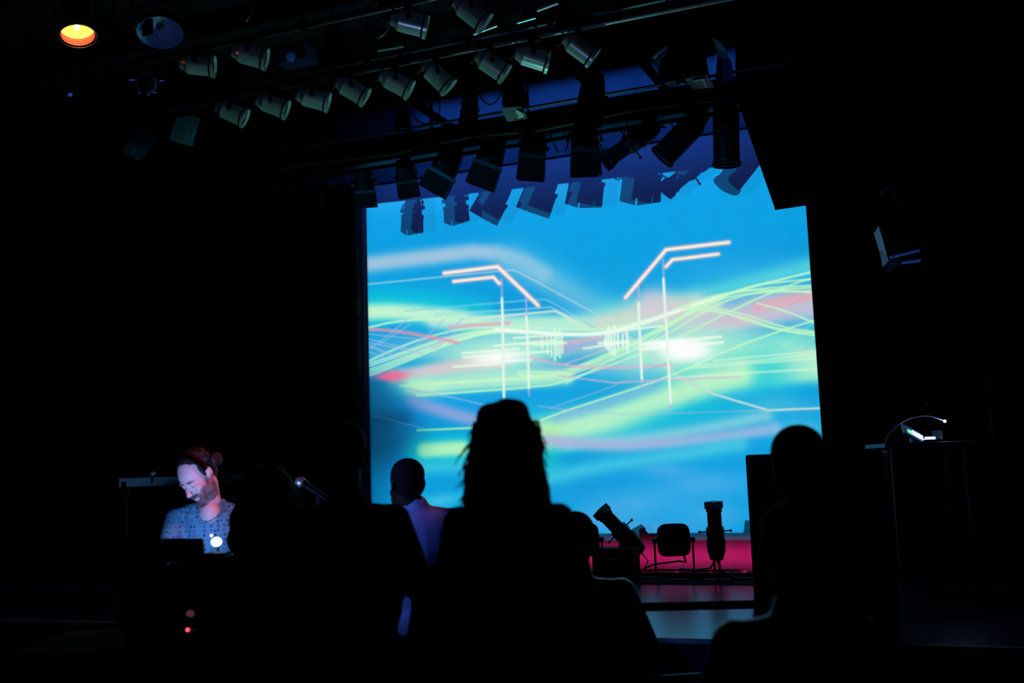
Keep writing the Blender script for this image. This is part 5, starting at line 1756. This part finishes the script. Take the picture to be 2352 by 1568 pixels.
# rack with a red light in front
q = av(442, 1452, ZD - .92)
e = empty('rack_case', (q.x, q.y, 0), 'low rack case before the DJ table with one red pilot light', 'case')
R3 = Matrix.Rotation(YAW, 3, 'Z')
MB().box((q.x, q.y + .0, q.z / 2), (.34, .10, q.z), R3).build('case', M_BLACK, e, bevel=.006)
MB().ball(av(431, 1446, ZD - 1.0), .008, 10, 7).build('pilot_light', mat('red_led', (1, .1, .1), .5, emit=(1.0, .10, .14), es=1.6), e, smooth=60)
MB().cyl(av(438, 1446, ZD - .99), av(488, 1442, ZD - .99), .003, seg=6).build('metal_edge', M_ALU, e)
MB().ball(av(437, 1409, ZD - .94), (.020, .010, .014), 12, 8).build('knob', mat('glowing_pink_knob', (.5, .2, .35), .5, emit=(.3, .08, .16), es=.25), e, smooth=60)  # knob made to glow faintly as a pink spot
MB().cyl(av(437, 1409, ZD - .94), av(437, 1409, ZD - .94) * 1.0 - UP * max(.01, (av(437, 1409, ZD - .94).z - q.z)), .008, seg=6).build('knob_stem', M_BLACKM, e)

# shelf rail behind the DJ
A, B_ = at(278, 1106, 6.9), at(560, 1102, 5.6)
A = av(275, 1106, ZD + .9); B_ = av(560, 1101, ZD + .9)
e = empty('rear_rail', ((A.x + B_.x) / 2, (A.y + B_.y) / 2, 0), 'dim teal board running behind the DJ at head height', 'rail')
MB().box((A + B_) / 2, ((B_ - A).length, .03, .050), Matrix.Rotation(YAW, 3, 'Z')).build('board', mat('teal_board', (.10, .30, .26), .6, noise=(18, .5)), e, bevel=.004)
for t_ in (.04, .96):
    q = A.lerp(B_, t_)
    MB().cyl((q.x, q.y, 0), (q.x, q.y, q.z), .022, seg=8).build('post', M_BLACK, e)
q = av(350, 1088, ZD + .88)
MB().ball(q, .016, 10, 8).build('finial', M_GREYM, e, smooth=60)
MB().cyl(q, q - UP * .05, .006, seg=6).build('finial_stem', M_BLACKM, e)

# microphone at the right of the fluffy-haired listener
q0, q1 = av(690, 1107, ZD), av(712, 1121, ZD)
e = empty('microphone_stand', (q1.x, q1.y, 0), 'microphone tilted on a dark stand, its ball lit pink and cyan', 'microphone stand')
MB().ball(q0, (.027, .027, .027), 18, 12).build('grille_ball', mat('mic_mesh', (.55, .60, .65), .35, metal=.8, noise=(60, .4)), e, smooth=60)
ax = (q1 - q0).normalized()
MB().lathe(q0, ax, [(.024, .012), (.026, .02), (.024, .03), (.019, .035), (.013, .17)], 16).build('microphone_body', M_BLACKM, e, smooth=40)
q2 = q0 + ax * .10
MB().cyl(q2, (q2.x, q2.y, .02), .010, seg=10).build('pole', M_BLACKM, e, smooth=40)
MB().cyl((q2.x, q2.y, 0), (q2.x, q2.y, .025), .13, seg=20).build('base', M_BLACK, e, smooth=40)
